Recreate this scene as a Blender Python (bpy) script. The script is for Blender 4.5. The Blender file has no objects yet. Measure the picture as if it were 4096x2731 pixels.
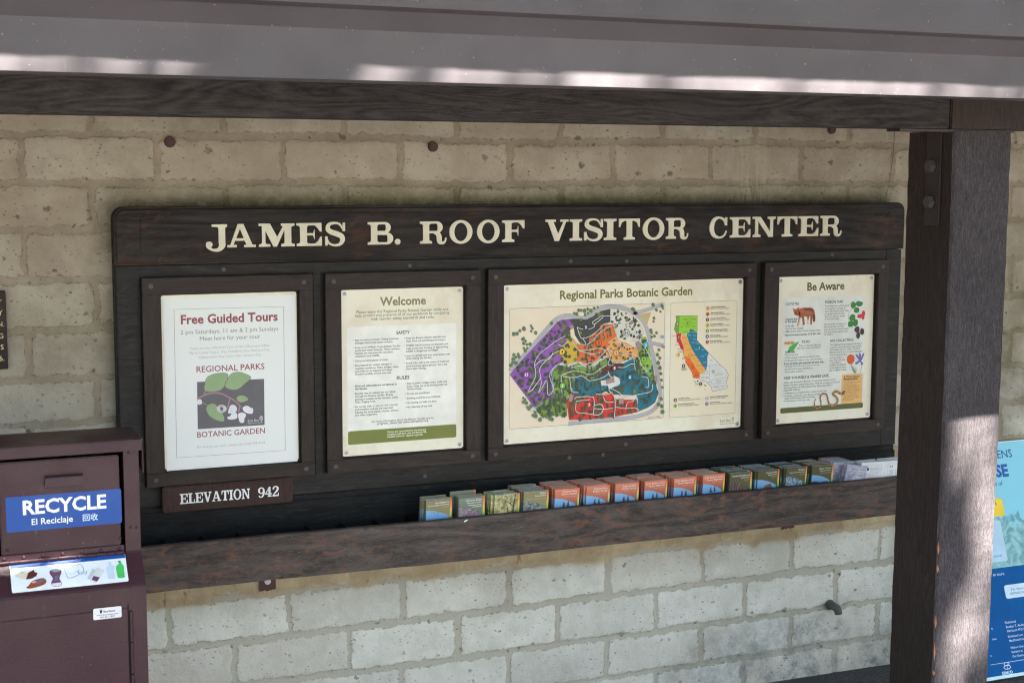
import bpy, bmesh, math, random
import numpy as np
from mathutils import Vector
from mathutils.geometry import tessellate_polygon
random.seed(7)
scn = bpy.context.scene
# ------------------------------------------------------------------ camera, sky, sun, exposure
YAW, PITCH, ROLL = map(math.radians, (22.8346, 6.6557, 0.1786))
CP = Vector((-1.9373, -4.6779, 0.9547)); FPX = 5865.0
fw = Vector((math.sin(YAW)*math.cos(PITCH), math.cos(YAW)*math.cos(PITCH), -math.sin(PITCH)))
rt = Vector((math.cos(YAW), -math.sin(YAW), 0)); up = rt.cross(fw)
rt, up = math.cos(ROLL)*rt + math.sin(ROLL)*up, -math.sin(ROLL)*rt + math.cos(ROLL)*up
cam = bpy.data.cameras.new('camera'); co = bpy.data.objects.new('camera', cam); scn.collection.objects.link(co)
from mathutils import Matrix
co.matrix_world = Matrix(((rt.x, up.x, -fw.x, CP.x), (rt.y, up.y, -fw.y, CP.y), (rt.z, up.z, -fw.z, CP.z), (0, 0, 0, 1)))
cam.sensor_width = 36; cam.lens = FPX*36/4096; cam.clip_start = .05; cam.clip_end = 500
cam.dof.use_dof = True; cam.dof.focus_distance = 5.0; cam.dof.aperture_fstop = 8
scn.camera = co
SV = Vector((0.35, -1.0, 2.09)).normalized()                     # towards the sun
sun = bpy.data.lights.new('sun', 'SUN'); so = bpy.data.objects.new('sun', sun); scn.collection.objects.link(so)
sun.energy = 5.0; sun.angle = math.radians(.55); sun.color = (1, .95, .87)
so.location = (3, -12, 18); so.rotation_euler = SV.to_track_quat('Z', 'Y').to_euler()
w = bpy.data.worlds.new('World'); scn.world = w; w.use_nodes = True
nt = w.node_tree; bg = nt.nodes['Background']; sky = nt.nodes.new('ShaderNodeTexSky')
sky.sky_type = 'NISHITA'; sky.sun_disc = False
sky.sun_elevation = math.asin(SV.z); sky.sun_rotation = math.atan2(SV.x, SV.y)
sky.air_density = 1.0; sky.dust_density = 2.0; sky.ozone_density = 1.0
nt.links.new(sky.outputs[0], bg.inputs[0]); bg.inputs[1].default_value = .05
vs = scn.view_settings; vs.view_transform = 'Standard'; vs.look = 'None'; vs.exposure = 4.25; vs.gamma = 1; vs.use_curve_mapping = False
scn.cycles.use_denoising = True; scn.cycles.filter_width = 1.15
scn.cycles.max_bounces = 6; scn.cycles.sample_clamp_indirect = 8

# ------------------------------------------------------------------ helpers
def U(px, py, y=0.0):
    """where the sight line through a photo pixel meets the plane at depth y: world x and z"""
    d = fw + (px-2048)/FPX*rt - (py-1365.5)/FPX*up
    t = (y-CP.y)/d.y; p = CP + t*d
    return p.x, p.z
def L(c):
    return tuple((v/12.92 if v <= .04045 else ((v+.055)/1.055)**2.4) for v in c)
class NT:
    def __init__(s, name, rough=.6, spec=.5, metal=0):
        s.m = bpy.data.materials.new(name); s.m.use_nodes = True; s.t = s.m.node_tree
        s.b = s.t.nodes['Principled BSDF']; s.b.inputs['Roughness'].default_value = rough
        s.b.inputs['Specular IOR Level'].default_value = spec; s.b.inputs['Metallic'].default_value = metal
    def n(s, k, **a):
        o = s.t.nodes.new(k)
        for x, v in a.items(): setattr(o, x, v)
        return o
    def l(s, a, b): s.t.links.new(a, b)
    def coord(s, scale=(1, 1, 1), rot=(0, 0, 0), kind='Object', loc=(0, 0, 0)):
        tc = s.n('ShaderNodeTexCoord'); mp = s.n('ShaderNodeMapping')
        mp.inputs['Scale'].default_value = scale; mp.inputs['Rotation'].default_value = rot; mp.inputs['Location'].default_value = loc
        s.l(tc.outputs[kind], mp.inputs[0]); return mp.outputs[0]
    def noise(s, v, scale=5, detail=4, rough=.55, dist=0, out='Fac'):
        o = s.n('ShaderNodeTexNoise'); s.l(v, o.inputs['Vector'])
        for k, x in (('Scale', scale), ('Detail', detail), ('Roughness', rough), ('Distortion', dist)): o.inputs[k].default_value = x
        return o.outputs[out]
    def ramp(s, f, *st):
        o = s.n('ShaderNodeValToRGB'); e = o.color_ramp.elements
        while len(e) < len(st): e.new(.5)
        for el, (p, c) in zip(e, st):
            el.position = p; el.color = (*c, 1) if len(c) == 3 else c
        s.l(f, o.inputs[0]); return o.outputs[0]
    def mr(s, f, a, b, c=0, d=1, smooth=True):
        o = s.n('ShaderNodeMapRange'); o.interpolation_type = 'SMOOTHSTEP' if smooth else 'LINEAR'
        s.l(f, o.inputs[0])
        for i, x in enumerate((a, b, c, d)): o.inputs[i+1].default_value = x
        return o.outputs[0]
    def mix(s, f, a, b, mode='MIX'):
        o = s.n('ShaderNodeMix', data_type='RGBA', blend_type=mode)
        for sock, x in ((o.inputs[0], f), (o.inputs[6], a), (o.inputs[7], b)):
            if isinstance(x, (int, float)): sock.default_value = x
            elif isinstance(x, tuple): sock.default_value = (*x[:3], 1)
            else: s.l(x, sock)
        return o.outputs[2]
    def math(s, op, a, b=0.0):
        o = s.n('ShaderNodeMath', operation=op)
        for sock, x in ((o.inputs[0], a), (o.inputs[1], b)):
            if isinstance(x, (int, float)): sock.default_value = x
            else: s.l(x, sock)
        return o.outputs[0]
    def attr(s, name): return s.n('ShaderNodeAttribute', attribute_name=name).outputs['Fac']
    def col(s, c):
        if isinstance(c, tuple): s.b.inputs['Base Color'].default_value = (*c[:3], 1)
        else: s.l(c, s.b.inputs['Base Color'])
    def bump(s, h, dist=.002, strength=1.0):
        o = s.n('ShaderNodeBump'); o.inputs['Distance'].default_value = dist; o.inputs['Strength'].default_value = strength
        s.l(h, o.inputs['Height']); s.l(o.outputs[0], s.b.inputs['Normal']); return o
_pc = {}
def paint(c, rough=.45, spec=.4, metal=0):
    """plain print or paint colour, sRGB 0-255 as seen in even light, a little uneven"""
    k = (c, rough, spec, metal)
    if k not in _pc:
        m = NT('print_colour_%d' % len(_pc), rough, spec, metal); a = L(tuple(v/255 for v in c))
        f = m.noise(m.coord(), 14, 3)
        m.col(m.mix(m.mr(f, .3, .7), tuple(v*.93 for v in a), tuple(min(1, v*1.05) for v in a))); _pc[k] = m.m
    return _pc[k]

def link(o): scn.collection.objects.link(o); return o
def empty(name, loc, label, cat, group=None, kind=None):
    o = link(bpy.data.objects.new(name, None)); o.location = loc; o.empty_display_size = .1
    o['label'] = label; o['category'] = cat
    if group: o['group'] = group
    if kind: o['kind'] = kind
    return o
def tag(o, label=None, cat=None, group=None, kind=None):
    if label: o['label'] = label
    if cat: o['category'] = cat
    if group: o['group'] = group
    if kind: o['kind'] = kind
    return o
def wloc(p):
    v = Vector((0, 0, 0))
    while p: v += p.location; p = p.parent
    return v
class MB:
    """collects faces (world coordinates) with materials; build() links ONE mesh object"""
    def __init__(s): s.v = []; s.f = []; s.mi = []; s.ms = []; s.sm = []
    def mat(s, m):
        if m not in s.ms: s.ms.append(m)
        return s.ms.index(m)
    def add(s, vs, fs, m, smooth=False):
        o = len(s.v); i = s.mat(m); s.v += [tuple(v) for v in vs]
        for f in fs: s.f.append(tuple(o+k for k in f)); s.mi.append(i); s.sm.append(smooth)
    def bm(s, b, m, smooth=False):
        b.verts.index_update(); s.add([v.co[:] for v in b.verts], [[v.index for v in f.verts] for f in b.faces], m, smooth); b.free()
    def box(s, x0, x1, y0, y1, z0, z1, m, bev=.0, seg=2, wob=0):
        b = bmesh.new(); bmesh.ops.create_cube(b, size=1)
        for v in b.verts: v.co = Vector((x0 if v.co.x < 0 else x1, y0 if v.co.y < 0 else y1, z0 if v.co.z < 0 else z1))
        if bev: bmesh.ops.bevel(b, geom=b.edges[:], offset=bev, segments=seg, affect='EDGES', clamp_overlap=True)
        s.bm(b, m, False)
    def cyl(s, c, axis, r, h, m, n=20, r2=None, smooth=True, bev=0):
        b = bmesh.new(); bmesh.ops.create_cone(b, cap_ends=True, segments=n, radius1=r, radius2=r if r2 is None else r2, depth=h)
        if bev: bmesh.ops.bevel(b, geom=[e for e in b.edges if len(e.link_faces) == 2 and abs(e.link_faces[0].normal.dot(e.link_faces[1].normal)) < .3], offset=bev, segments=2, affect='EDGES')
        q = Vector((0, 0, 1)).rotation_difference(Vector(axis)).to_matrix().to_4x4(); q.translation = Vector(c)
        bmesh.ops.transform(b, matrix=q, verts=b.verts[:]); s.bm(b, m, False)
    def dome(s, c, axis, r, h, m, n=14):
        b = bmesh.new(); bmesh.ops.create_uvsphere(b, u_segments=n, v_segments=8, radius=1)
        bmesh.ops.delete(b, geom=[v for v in b.verts if v.co.z < -.01], context='VERTS')
        q = Vector((0, 0, 1)).rotation_difference(Vector(axis)).to_matrix().to_4x4(); q.translation = Vector(c)
        bmesh.ops.transform(b, matrix=q @ Matrix.Diagonal((r, r, h, 1)), verts=b.verts[:]); s.bm(b, m, True)
    def tube(s, pts, r, m, n=8, cap=True):
        pts = [Vector(p) for p in pts]; rr = r if isinstance(r, (list, tuple)) else [r]*len(pts); vs = []; fs = []
        for i, p in enumerate(pts):
            d = (pts[min(i+1, len(pts)-1)]-pts[max(i-1, 0)]).normalized(); a = d.orthogonal().normalized() if abs(d.z) > .9 else d.cross(Vector((0, 0, 1))).normalized()
            b_ = d.cross(a)
            for k in range(n): t = 2*math.pi*k/n; vs.append(p + rr[i]*(math.cos(t)*a+math.sin(t)*b_))
        for i in range(len(pts)-1):
            for k in range(n): k2 = (k+1) % n; fs.append((i*n+k, i*n+k2, (i+1)*n+k2, (i+1)*n+k))
        if cap: fs += [tuple(range(n))[::-1], tuple((len(pts)-1)*n+k for k in range(n))]
        s.add(vs, fs, m, True)
    def prism_x(s, prof, x0, x1, m, smooth=False, nx=1, jit=0):
        """profile of (y,z) points run along x"""
        n = len(prof); vs = []; fs = []
        for i in range(nx+1):
            x = x0+(x1-x0)*i/nx
            vs += [(x, p[0], p[1]) for p in prof]
        for i in range(nx):
            for k in range(n): k2 = (k+1) % n; fs.append((i*n+k, i*n+k2, (i+1)*n+k2, (i+1)*n+k))
        fs += [tuple(range(n)), tuple(nx*n+k for k in range(n))[::-1]]
        s.add(vs, fs, m, smooth)
    def build(s, name, parent=None, loc=None):
        base = wloc(parent) if parent else Vector(loc or (0, 0, 0))
        me = bpy.data.meshes.new(name); me.from_pydata([(v[0]-base.x, v[1]-base.y, v[2]-base.z) for v in s.v], [], s.f)
        for m in s.ms: me.materials.append(m)
        me.polygons.foreach_set('material_index', s.mi); me.polygons.foreach_set('use_smooth', s.sm)
        b = bmesh.new(); b.from_mesh(me); bmesh.ops.recalc_face_normals(b, faces=b.faces[:]); b.to_mesh(me); b.free()
        o = link(bpy.data.objects.new(name, me))
        if parent: o.parent = parent
        else: o.location = base
        return o

# ---- flat print on a plane: frame = (origin, ux, uz, normal), a point (u,v) lies at origin+u*ux+v*uz
_tc = {}
def text_mesh(s, bold=0.0, shear=0.0):
    k = (s, bold, shear)
    if k not in _tc:
        c = bpy.data.curves.new('t', 'FONT'); c.body = s; c.size = 1; c.resolution_u = 2; c.offset = bold; c.shear = shear
        o = bpy.data.objects.new('t', c); scn.collection.objects.link(o)
        dg = bpy.context.evaluated_depsgraph_get(); me = bpy.data.meshes.new_from_object(o.evaluated_get(dg))
        vs = [v.co[:2] for v in me.vertices]; fs = [tuple(p.vertices) for p in me.polygons]
        bpy.data.objects.remove(o); bpy.data.curves.remove(c); bpy.data.meshes.remove(me)
        xs = [v[0] for v in vs] or [0]; _tc[k] = (vs, fs, min(xs), max(xs))
    return _tc[k]
def smooth_path(p, sub=6, closed=False):
    p = [Vector(q) for q in p]; n = len(p); out = []
    rng = range(n if closed else n-1)
    for i in rng:
        g = (lambda j: p[j % n]) if closed else (lambda j: p[max(0, min(n-1, j))])
        a, b, c, d = g(i-1), g(i), g(i+1), g(i+2)
        for k in range(sub):
            t = k/sub; out.append(.5*((2*b)+(c-a)*t+(2*a-5*b+4*c-d)*t*t+(3*b-a-3*c+d)*t**3))
    if not closed: out.append(p[-1])
    return out
class Art:
    STEP = .00012
    def __init__(s, O, ux=(1, 0, 0), uz=(0, 0, 1), N=(0, -1, 0), conv=None):
        s.O, s.ux, s.uz, s.N = Vector(O), Vector(ux), Vector(uz), Vector(N); s.mb = MB(); s.lay = 1; s.auto = 0; s.conv = conv or (lambda x, y: (x, y))
    def up(s, k=1): s.lay += k; return s
    def P(s, u, v): return s.O+s.ux*u+s.uz*v+s.N*(s.STEP*s.lay)
    def flat(s, pts, m, holes=()):
        loops = [[Vector((x, y, 0)) for x, y in lp] for lp in (pts, *holes)]
        tri = tessellate_polygon(loops); al = [q for lp in loops for q in lp]
        s.mb.add([s.P(q.x, q.y) for q in al], tri, m); s.lay += s.auto
    def poly(s, pts, m, holes=(), sm=0):
        q = [s.conv(*p) for p in pts]
        if sm: q = [(a.x, a.y) for a in smooth_path(q, sm, True)]
        s.flat(q, m, holes)
    def line(s, pts, wd, m, sm=0, closed=False):
        q = [Vector(s.conv(*p)) for p in pts]
        if sm: q = smooth_path(q, sm, closed)
        if closed: q = q+[q[0]]
        vs = []
        for i, p in enumerate(q):
            if closed and i in (0, len(q)-1): d = (q[1]-q[-2])
            else: d = (q[min(i+1, len(q)-1)]-q[max(i-1, 0)])
            d = d.normalized() if d.length > 1e-9 else Vector((1, 0)); nn = Vector((-d.y, d.x)); h = (wd[0]+(wd[1]-wd[0])*i/max(1, len(q)-1))/2 if isinstance(wd, tuple) else wd/2
            vs += [s.P(*(p+nn*h)), s.P(*(p-nn*h))]
        s.mb.add(vs, [(2*i, 2*i+1, 2*i+3, 2*i+2) for i in range(len(q)-1)], m); s.lay += s.auto
    def disc(s, x, y, r, m, n=14, ry=None, wob=0, raw=False):
        c = (x, y) if raw else s.conv(x, y); ry = ry or r
        s.flat([(c[0]+r*(1+wob*random.uniform(-1, 1))*math.cos(2*math.pi*k/n), c[1]+ry*(1+wob*random.uniform(-1, 1))*math.sin(2*math.pi*k/n)) for k in range(n)], m)
    def rrect(s, x0, z0, x1, z1, r, m, n=5, hole=None):
        def lp(x0, z0, x1, z1, r):
            o = []
            for cx, cz, a in ((x1-r, z1-r, 0), (x0+r, z1-r, 90), (x0+r, z0+r, 180), (x1-r, z0+r, 270)):
                for k in range(n+1): t = math.radians(a+90*k/n); o.append((cx+r*math.cos(t), cz+r*math.sin(t)))
            return o
        if hole: s.flat(lp(x0, z0, x1, z1, r), m, [lp(x0+hole, z0+hole, x1-hole, z1-hole, max(r-hole, .0005))])
        else: s.flat(lp(x0, z0, x1, z1, r), m)
    def text(s, t, a, b, m, bold=0.0, size=None, align='L', raw=False, shear=0, vstretch=1):
        """text whose left end is at point a and right end at b (baseline); or anchored at a with a given size"""
        vs, fs, x0, x1 = text_mesh(t, bold, shear); A = Vector(a if raw else s.conv(*a))
        if b is not None:
            B = Vector(b if raw else s.conv(*b)); k = (B.x-A.x)/(x1-x0); z = A.y
            if size: ky = size
            else: ky = k
            z = (A.y+B.y)/2
        else:
            k = ky = size; z = A.y
            if align == 'C': A.x -= k*(x0+x1)/2-k*x0
            if align == 'R': A.x -= k*(x1-x0)
        s.mb.add([s.P(A.x+(v[0]-x0)*k, z+v[1]*ky*vstretch) for v in vs], fs, m)
    def build(s, name, parent=None): return s.mb.build(name, parent)
def zc(ox, oy, sc, y=0.0, rel=(0, 0)):
    return lambda x, yy: (lambda q: (q[0]-rel[0], q[1]-rel[1]))(U(ox+x/sc, oy+yy/sc, y))

# ------------------------------------------------------------------ materials
def wood(name, dark, light, axis='X', scale=1.0, wear=None, wear_amt=0.0, wave=.8, rough=.66, bump=.0012, dust=.0, spec=.22, wscale=1.0, contour=0, fine=.35):
    m = NT(name, rough, spec)
    st = {'X': (1.3, 9, 9), 'Z': (9, 9, 1.1), 'Y': (9, 1.3, 9)}[axis]
    st = tuple(v*scale for v in st)
    base = m.coord(st)
    warp = m.noise(m.coord(tuple(v*.45 for v in st)), 2.2, 3, .5, 0, 'Color')
    v = m.n('ShaderNodeVectorMath', operation='MULTIPLY_ADD'); m.l(warp, v.inputs[0]); v.inputs[1].default_value = (wave,)*3; m.l(base, v.inputs[2])
    g1 = m.noise(v.outputs[0], 9, 5, .65); g2 = m.noise(v.outputs[0], 38, 3, .6)
    g = m.math('ADD', m.math('MULTIPLY', g1, 1-fine), m.math('MULTIPLY', g2, fine))
    if contour:
        cn_ = m.noise(m.coord(tuple(v*.42 for v in st)), 1.7, 2, .45, .3); cs = m.math('SINE', m.math('MULTIPLY', cn_, contour))
        g = m.math('ADD', m.math('MULTIPLY', g, .87), m.math('MULTIPLY', m.math('ADD', m.math('MULTIPLY', cs, .5), .5), .13))
    c = m.ramp(g, (.36, L(dark)), (.66, L(light)))
    big = m.noise(m.coord(), 2.1, 3)
    c = m.mix(m.mr(big, .3, .7, 0, .4), c, L(tuple(v*.72 for v in dark)))
    if wear:
        wn = m.noise(m.coord(tuple((v*.55 if v > 2 else v*1.6)*wscale for v in st)), 5.5, 6, .66, .6); reg = m.noise(m.coord((1, 1, 1)), 2.6, 2)
        f = m.math('MULTIPLY', m.mr(wn, .46, .72), m.mr(reg, .5-wear_amt*.28, .72-wear_amt*.25))
        c = m.mix(m.math('MULTIPLY', f, .8), c, L(wear))
    if dust:
        vo = m.n('ShaderNodeTexVoronoi'); m.l(m.coord(), vo.inputs['Vector']); vo.inputs['Scale'].default_value = 42
        sp = m.math('MULTIPLY', m.mr(vo.outputs['Distance'], .06, .035), m.mr(vo.outputs['Color'], .5, .62))
        dn = m.noise(m.coord(tuple(v*.7 for v in st)), 14, 5, .7)
        c = m.mix(m.math('MULTIPLY', m.mr(dn, .55, .75), dust), c, L((.5, .48, .46)))
        c = m.mix(m.math('MULTIPLY', sp, min(1, dust*3)), c, L((.66, .64, .6)))
    m.col(c); m.bump(g, bump, .9)
    m.l(m.mr(g, .35, .7, rough+.12, rough-.08), m.b.inputs['Roughness'])
    return m.m
W_BOARD = wood('stained_board', (.12, .114, .108), (.18, .172, .165), 'X', 1, dust=.12, bump=.0007, rough=.5)
W_HEAD = wood('header_wood', (.128, .117, .11), (.225, .205, .193), 'X', .8, wear=(.35, .225, .16), wear_amt=.12, dust=.1, wave=1.3, wscale=1.3, contour=70)
W_FRAME = wood('frame_wood', (.165, .135, .122), (.235, .195, .175), 'X', 1.2, dust=.06, bump=.0006, rough=.48)
W_FRAMEZ = wood('frame_wood_upright', (.165, .135, .122), (.235, .195, .175), 'Z', 1.2, dust=.06, bump=.0006, rough=.48)
W_SHELF = wood('worn_shelf_wood', (.235, .215, .20), (.40, .37, .35), 'X', 1.1, wear=(.49, .345, .28), wear_amt=.75, dust=.2, wave=1.4, bump=.0022, rough=.72, wscale=1.3, contour=60, fine=.5)
W_TRAY = wood('tray_wood', (.075, .08, .085), (.135, .14, .142), 'X', 1, dust=.14)
W_BEAM = wood('rough_beam_wood', (.155, .138, .135), (.285, .27, .262), 'X', 1.0, dust=.1, contour=190, wave=1.6, bump=.002, rough=.66)
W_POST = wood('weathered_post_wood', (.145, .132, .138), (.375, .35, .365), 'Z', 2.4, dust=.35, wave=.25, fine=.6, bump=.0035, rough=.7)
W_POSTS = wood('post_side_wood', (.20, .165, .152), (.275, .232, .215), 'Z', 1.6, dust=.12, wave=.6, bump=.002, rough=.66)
W_PLAQ = wood('red_plaque_wood', (.18, .125, .115), (.30, .21, .195), 'Z', 2.4, wave=.5, bump=.001, rough=.55)

def metal_paint(name, c, rough=.35, bscale=260, bdist=.0004, specks=0.0, spec=.5, var=.1):
    m = NT(name, rough, spec); a = L(c); n = m.noise(m.coord(), 3, 4)
    cc = m.mix(m.mr(n, .3, .7), tuple(v*(1-var) for v in a), tuple(v*(1+var) for v in a))
    if specks:
        for sc_, th in ((17, .035), (38, .055), (60, .06)):
            vo = m.n('ShaderNodeTexVoronoi'); m.l(m.coord((1, 1, .8)), vo.inputs['Vector']); vo.inputs['Scale'].default_value = sc_
            sp = m.math('MULTIPLY', m.mr(vo.outputs['Distance'], th, th*.5), m.mr(vo.outputs['Color'], .52, .62))
            cc = m.mix(m.math('MULTIPLY', sp, specks), cc, L((.75, .75, .72)))
        st = m.noise(m.coord((1, 1, .35)), 30, 5, .75)
        cc = m.mix(m.mr(st, .62, .8, 0, .22), cc, L((.6, .58, .56)))
    m.col(cc)
    if bdist: m.bump(m.noise(m.coord(), bscale, 2), bdist, .8)
    m.l(m.mr(m.noise(m.coord(), 9, 4), .3, .7, rough-.06, rough+.1), m.b.inputs['Roughness'])
    return m.m
GUT = metal_paint('brown_gutter_metal', (.30, .28, .293), .45, 30, .0006, .8, .5)
BINM = metal_paint('maroon_powder_coat', (.228, .118, .15), .42, 230, .0011, .25, .4)
BOLT = metal_paint('painted_bolt', (.27, .26, .258), .5, 80, .0005); PLUG = metal_paint('wood_plug', (.27, .245, .235), .5, 80, .0005); BRKT = metal_paint('painted_bracket', (.21, .175, .17), .55, 80, .0005)
STEEL = paint((175, 178, 180), .28, .5, 1)
BLACK = paint((14, 14, 15), .8)
RED_BOLT = metal_paint('rust_red_bolt', (.26, .10, .09), .5, 60, .001)

# ------------------------------------------------------------------ block wall
WY = .07
def vnoise(x, z, sc, seed):
    rs = np.random.RandomState(seed); g = rs.rand(256, 256)
    u = x/sc+1000; v = z/sc+1000; i = np.floor(u).astype(int); j = np.floor(v).astype(int); a = u-i; b = v-j
    a = a*a*(3-2*a); b = b*b*(3-2*b); q = lambda k, l: g[(i+k) % 256, (j+l) % 256]
    return (q(0, 0)*(1-a)+q(1, 0)*a)*(1-b)+(q(0, 1)*(1-a)+q(1, 1)*a)*b
def build_wall():
    X0, X1, Z0, Z1, S = -3.3, 4.1, -1.12, 1.95, .0085
    xs = np.arange(X0, X1, S); zs = np.arange(Z0, Z1, S); gx, gz = np.meshgrid(xs, zs); nx, nz = len(xs), len(zs)
    zj = [1.955, 1.80, 1.652, 1.504, 1.355, 1.205, 1.056, .907, .760, .603, .449, .301, .160, .008, -.148, -.302, -.459, -.614, -.772, -.925, -1.08]
    A = [-1.36, -.945, -.545, -.145, .250, .655, 1.045, 1.470]; B = [-1.568, -1.158, -.753, -.350, .053, .452, .855, 1.256, 1.675]
    rs = np.random.RandomState(3); D = np.full(gx.shape, -.05); T = np.zeros(gx.shape); T2 = np.zeros(gx.shape)
    ex = (vnoise(gx, gz, .035, 1)-.5)*.011+(vnoise(gx, gz, .012, 2)-.5)*.007; ez = (vnoise(gx, gz, .03, 4)-.5)*.012+(vnoise(gx, gz, .011, 5)-.5)*.007+(vnoise(gx, gz, .5, 8)-.5)*.012
    for r in range(len(zj)-1):
        zt, zb = zj[r], zj[r+1]; base = A if r % 2 == 1 else B
        j = list(base)
        while j[0] > X0-.4: j.insert(0, j[0]-.404+rs.uniform(-.012, .012))
        while j[-1] < X1+.4: j.append(j[-1]+.404+rs.uniform(-.012, .012))
        for a, b in zip(j[:-1], j[1:]):
            m1 = .0085+rs.uniform(-.003, .004); m2 = .0085+rs.uniform(-.003, .004); mh = .010+rs.uniform(-.003, .0035); mt = .010+rs.uniform(-.003, .0035)
            x0, x1, z0, z1 = a+m1, b-m2, zb+mh, zt-mt; cx, cz, hx, hz = (x0+x1)/2, (z0+z1)/2, (x1-x0)/2, (z1-z0)/2
            i0, i1 = np.searchsorted(xs, a-.03), np.searchsorted(xs, b+.03); k0, k1 = np.searchsorted(zs, zb-.03), np.searchsorted(zs, zt+.03)
            if i1 <= i0 or k1 <= k0: continue
            sl = (slice(k0, k1), slice(i0, i1)); rr = .007
            qx = np.abs(gx[sl]+ex[sl]-cx)-hx+rr; qz = np.abs(gz[sl]+ez[sl]-cz)-hz+rr
            d = -(np.hypot(np.maximum(qx, 0), np.maximum(qz, 0))+np.minimum(np.maximum(qx, qz), 0)-rr)
            up_ = d > D[sl]; D[sl] = np.where(up_, d, D[sl]); t = rs.rand(); t2 = rs.rand()
            T[sl] = np.where(up_ & (d > -.004), t, T[sl]); T2[sl] = np.where(up_ & (d > -.004), t2, T2[sl])
    s = np.clip((D+.003)/.012, 0, 1); s = s*s*(3-2*s)
    y = WY+.003-s*.0045-(vnoise(gx, gz, .09, 6)-.5)*.004-(vnoise(gx, gz, .028, 7)-.5)*.0022*s
    vs = np.stack([gx, y, gz], -1).reshape(-1, 3)
    idx = np.arange(nx*nz).reshape(nz, nx); f = np.stack([idx[:-1, :-1], idx[:-1, 1:], idx[1:, 1:], idx[1:, :-1]], -1).reshape(-1, 4)
    # thickness: a back sheet and edges
    n0 = len(vs); bx = np.array([[X0, WY+.3, Z0], [xs[-1], WY+.3, Z0], [xs[-1], WY+.3, zs[-1]], [X0, WY+.3, zs[-1]]])
    vs = np.vstack([vs, bx]); me = bpy.data.meshes.new('block_wall')
    c = [idx[0, 0], idx[0, -1], idx[-1, -1], idx[-1, 0]]
    extra = [(n0+1, n0, n0+3, n0+2), (c[0], n0, n0+1, c[1]), (c[1], n0+1, n0+2, c[2]), (c[2], n0+2, n0+3, c[3]), (c[3], n0+3, n0, c[0])]
    me.from_pydata(vs.tolist(), [], f.tolist()+[tuple(int(k) for k in e) for e in extra])
    me.polygons.foreach_set('use_smooth', [True]*len(f)+[False]*5)
    def at(name, arr):
        a = me.attributes.new(name, 'FLOAT', 'POINT'); a.data.foreach_set('value', np.concatenate([arr.reshape(-1), np.zeros(4)]).astype(np.float32))
    at('dist', D); at('tint', T); at('tint2', T2)
    n1 = vnoise(gx, gz, .12, 11)+.5*vnoise(gx, gz, .04, 12)
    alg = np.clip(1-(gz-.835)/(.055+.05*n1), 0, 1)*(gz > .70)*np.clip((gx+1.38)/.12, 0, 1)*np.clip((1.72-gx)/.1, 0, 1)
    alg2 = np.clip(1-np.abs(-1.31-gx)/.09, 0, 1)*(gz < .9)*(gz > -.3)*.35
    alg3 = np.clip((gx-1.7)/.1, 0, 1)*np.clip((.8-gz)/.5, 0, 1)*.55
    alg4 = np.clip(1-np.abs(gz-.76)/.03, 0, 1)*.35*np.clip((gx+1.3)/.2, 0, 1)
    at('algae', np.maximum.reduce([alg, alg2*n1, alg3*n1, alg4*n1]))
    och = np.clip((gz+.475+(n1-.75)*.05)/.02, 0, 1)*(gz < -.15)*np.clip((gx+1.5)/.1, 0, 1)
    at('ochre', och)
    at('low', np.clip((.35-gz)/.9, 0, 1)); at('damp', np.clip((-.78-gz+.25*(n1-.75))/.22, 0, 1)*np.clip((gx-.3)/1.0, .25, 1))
    xa = np.exp(-((gx-1.03)/.09)**2)*(gz > .72)*(gz < 1.3)*.9
    at('run', xa)
    m = NT('painted_block', .85, .2); D_ = m.attr('dist'); co_ = m.coord()
    fine = m.noise(co_, 95, 4, .6); fin2 = m.noise(co_, 320, 2, .6)
    dd = m.math('ADD', D_, m.math('MULTIPLY', m.math('SUBTRACT', fine, .5), .015)); face = m.mr(dd, .0, .0035)
    n_mid = m.noise(co_, 9, 6, .68); n_big = m.noise(co_, 2.2, 4, .6)
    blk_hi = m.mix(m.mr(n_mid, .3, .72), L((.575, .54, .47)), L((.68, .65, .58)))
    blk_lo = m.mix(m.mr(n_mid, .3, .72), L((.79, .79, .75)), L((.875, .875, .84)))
    lw = m.math('ADD', m.attr('low'), m.math('MULTIPLY', m.math('SUBTRACT', n_big, .5), .3)); blk = m.mix(lw, blk_hi, blk_lo)  # blocks and mortar lightened downwards in the colour, imitating brighter light low down
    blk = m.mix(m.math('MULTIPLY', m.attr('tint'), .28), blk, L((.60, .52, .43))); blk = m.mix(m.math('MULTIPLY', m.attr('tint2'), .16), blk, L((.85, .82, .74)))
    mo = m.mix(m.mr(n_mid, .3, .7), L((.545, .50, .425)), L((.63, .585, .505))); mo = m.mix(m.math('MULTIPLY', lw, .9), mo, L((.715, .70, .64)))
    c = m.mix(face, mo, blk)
    edge = m.math('MULTIPLY', m.mr(dd, -.002, .0015), m.mr(dd, .006, .0015)); en = m.noise(co_, 42, 4, .6)
    c = m.mix(m.math('MULTIPLY', m.math('MULTIPLY', edge, m.mr(en, .50, .62)), .6), c, L((.36, .31, .25)))
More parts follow.
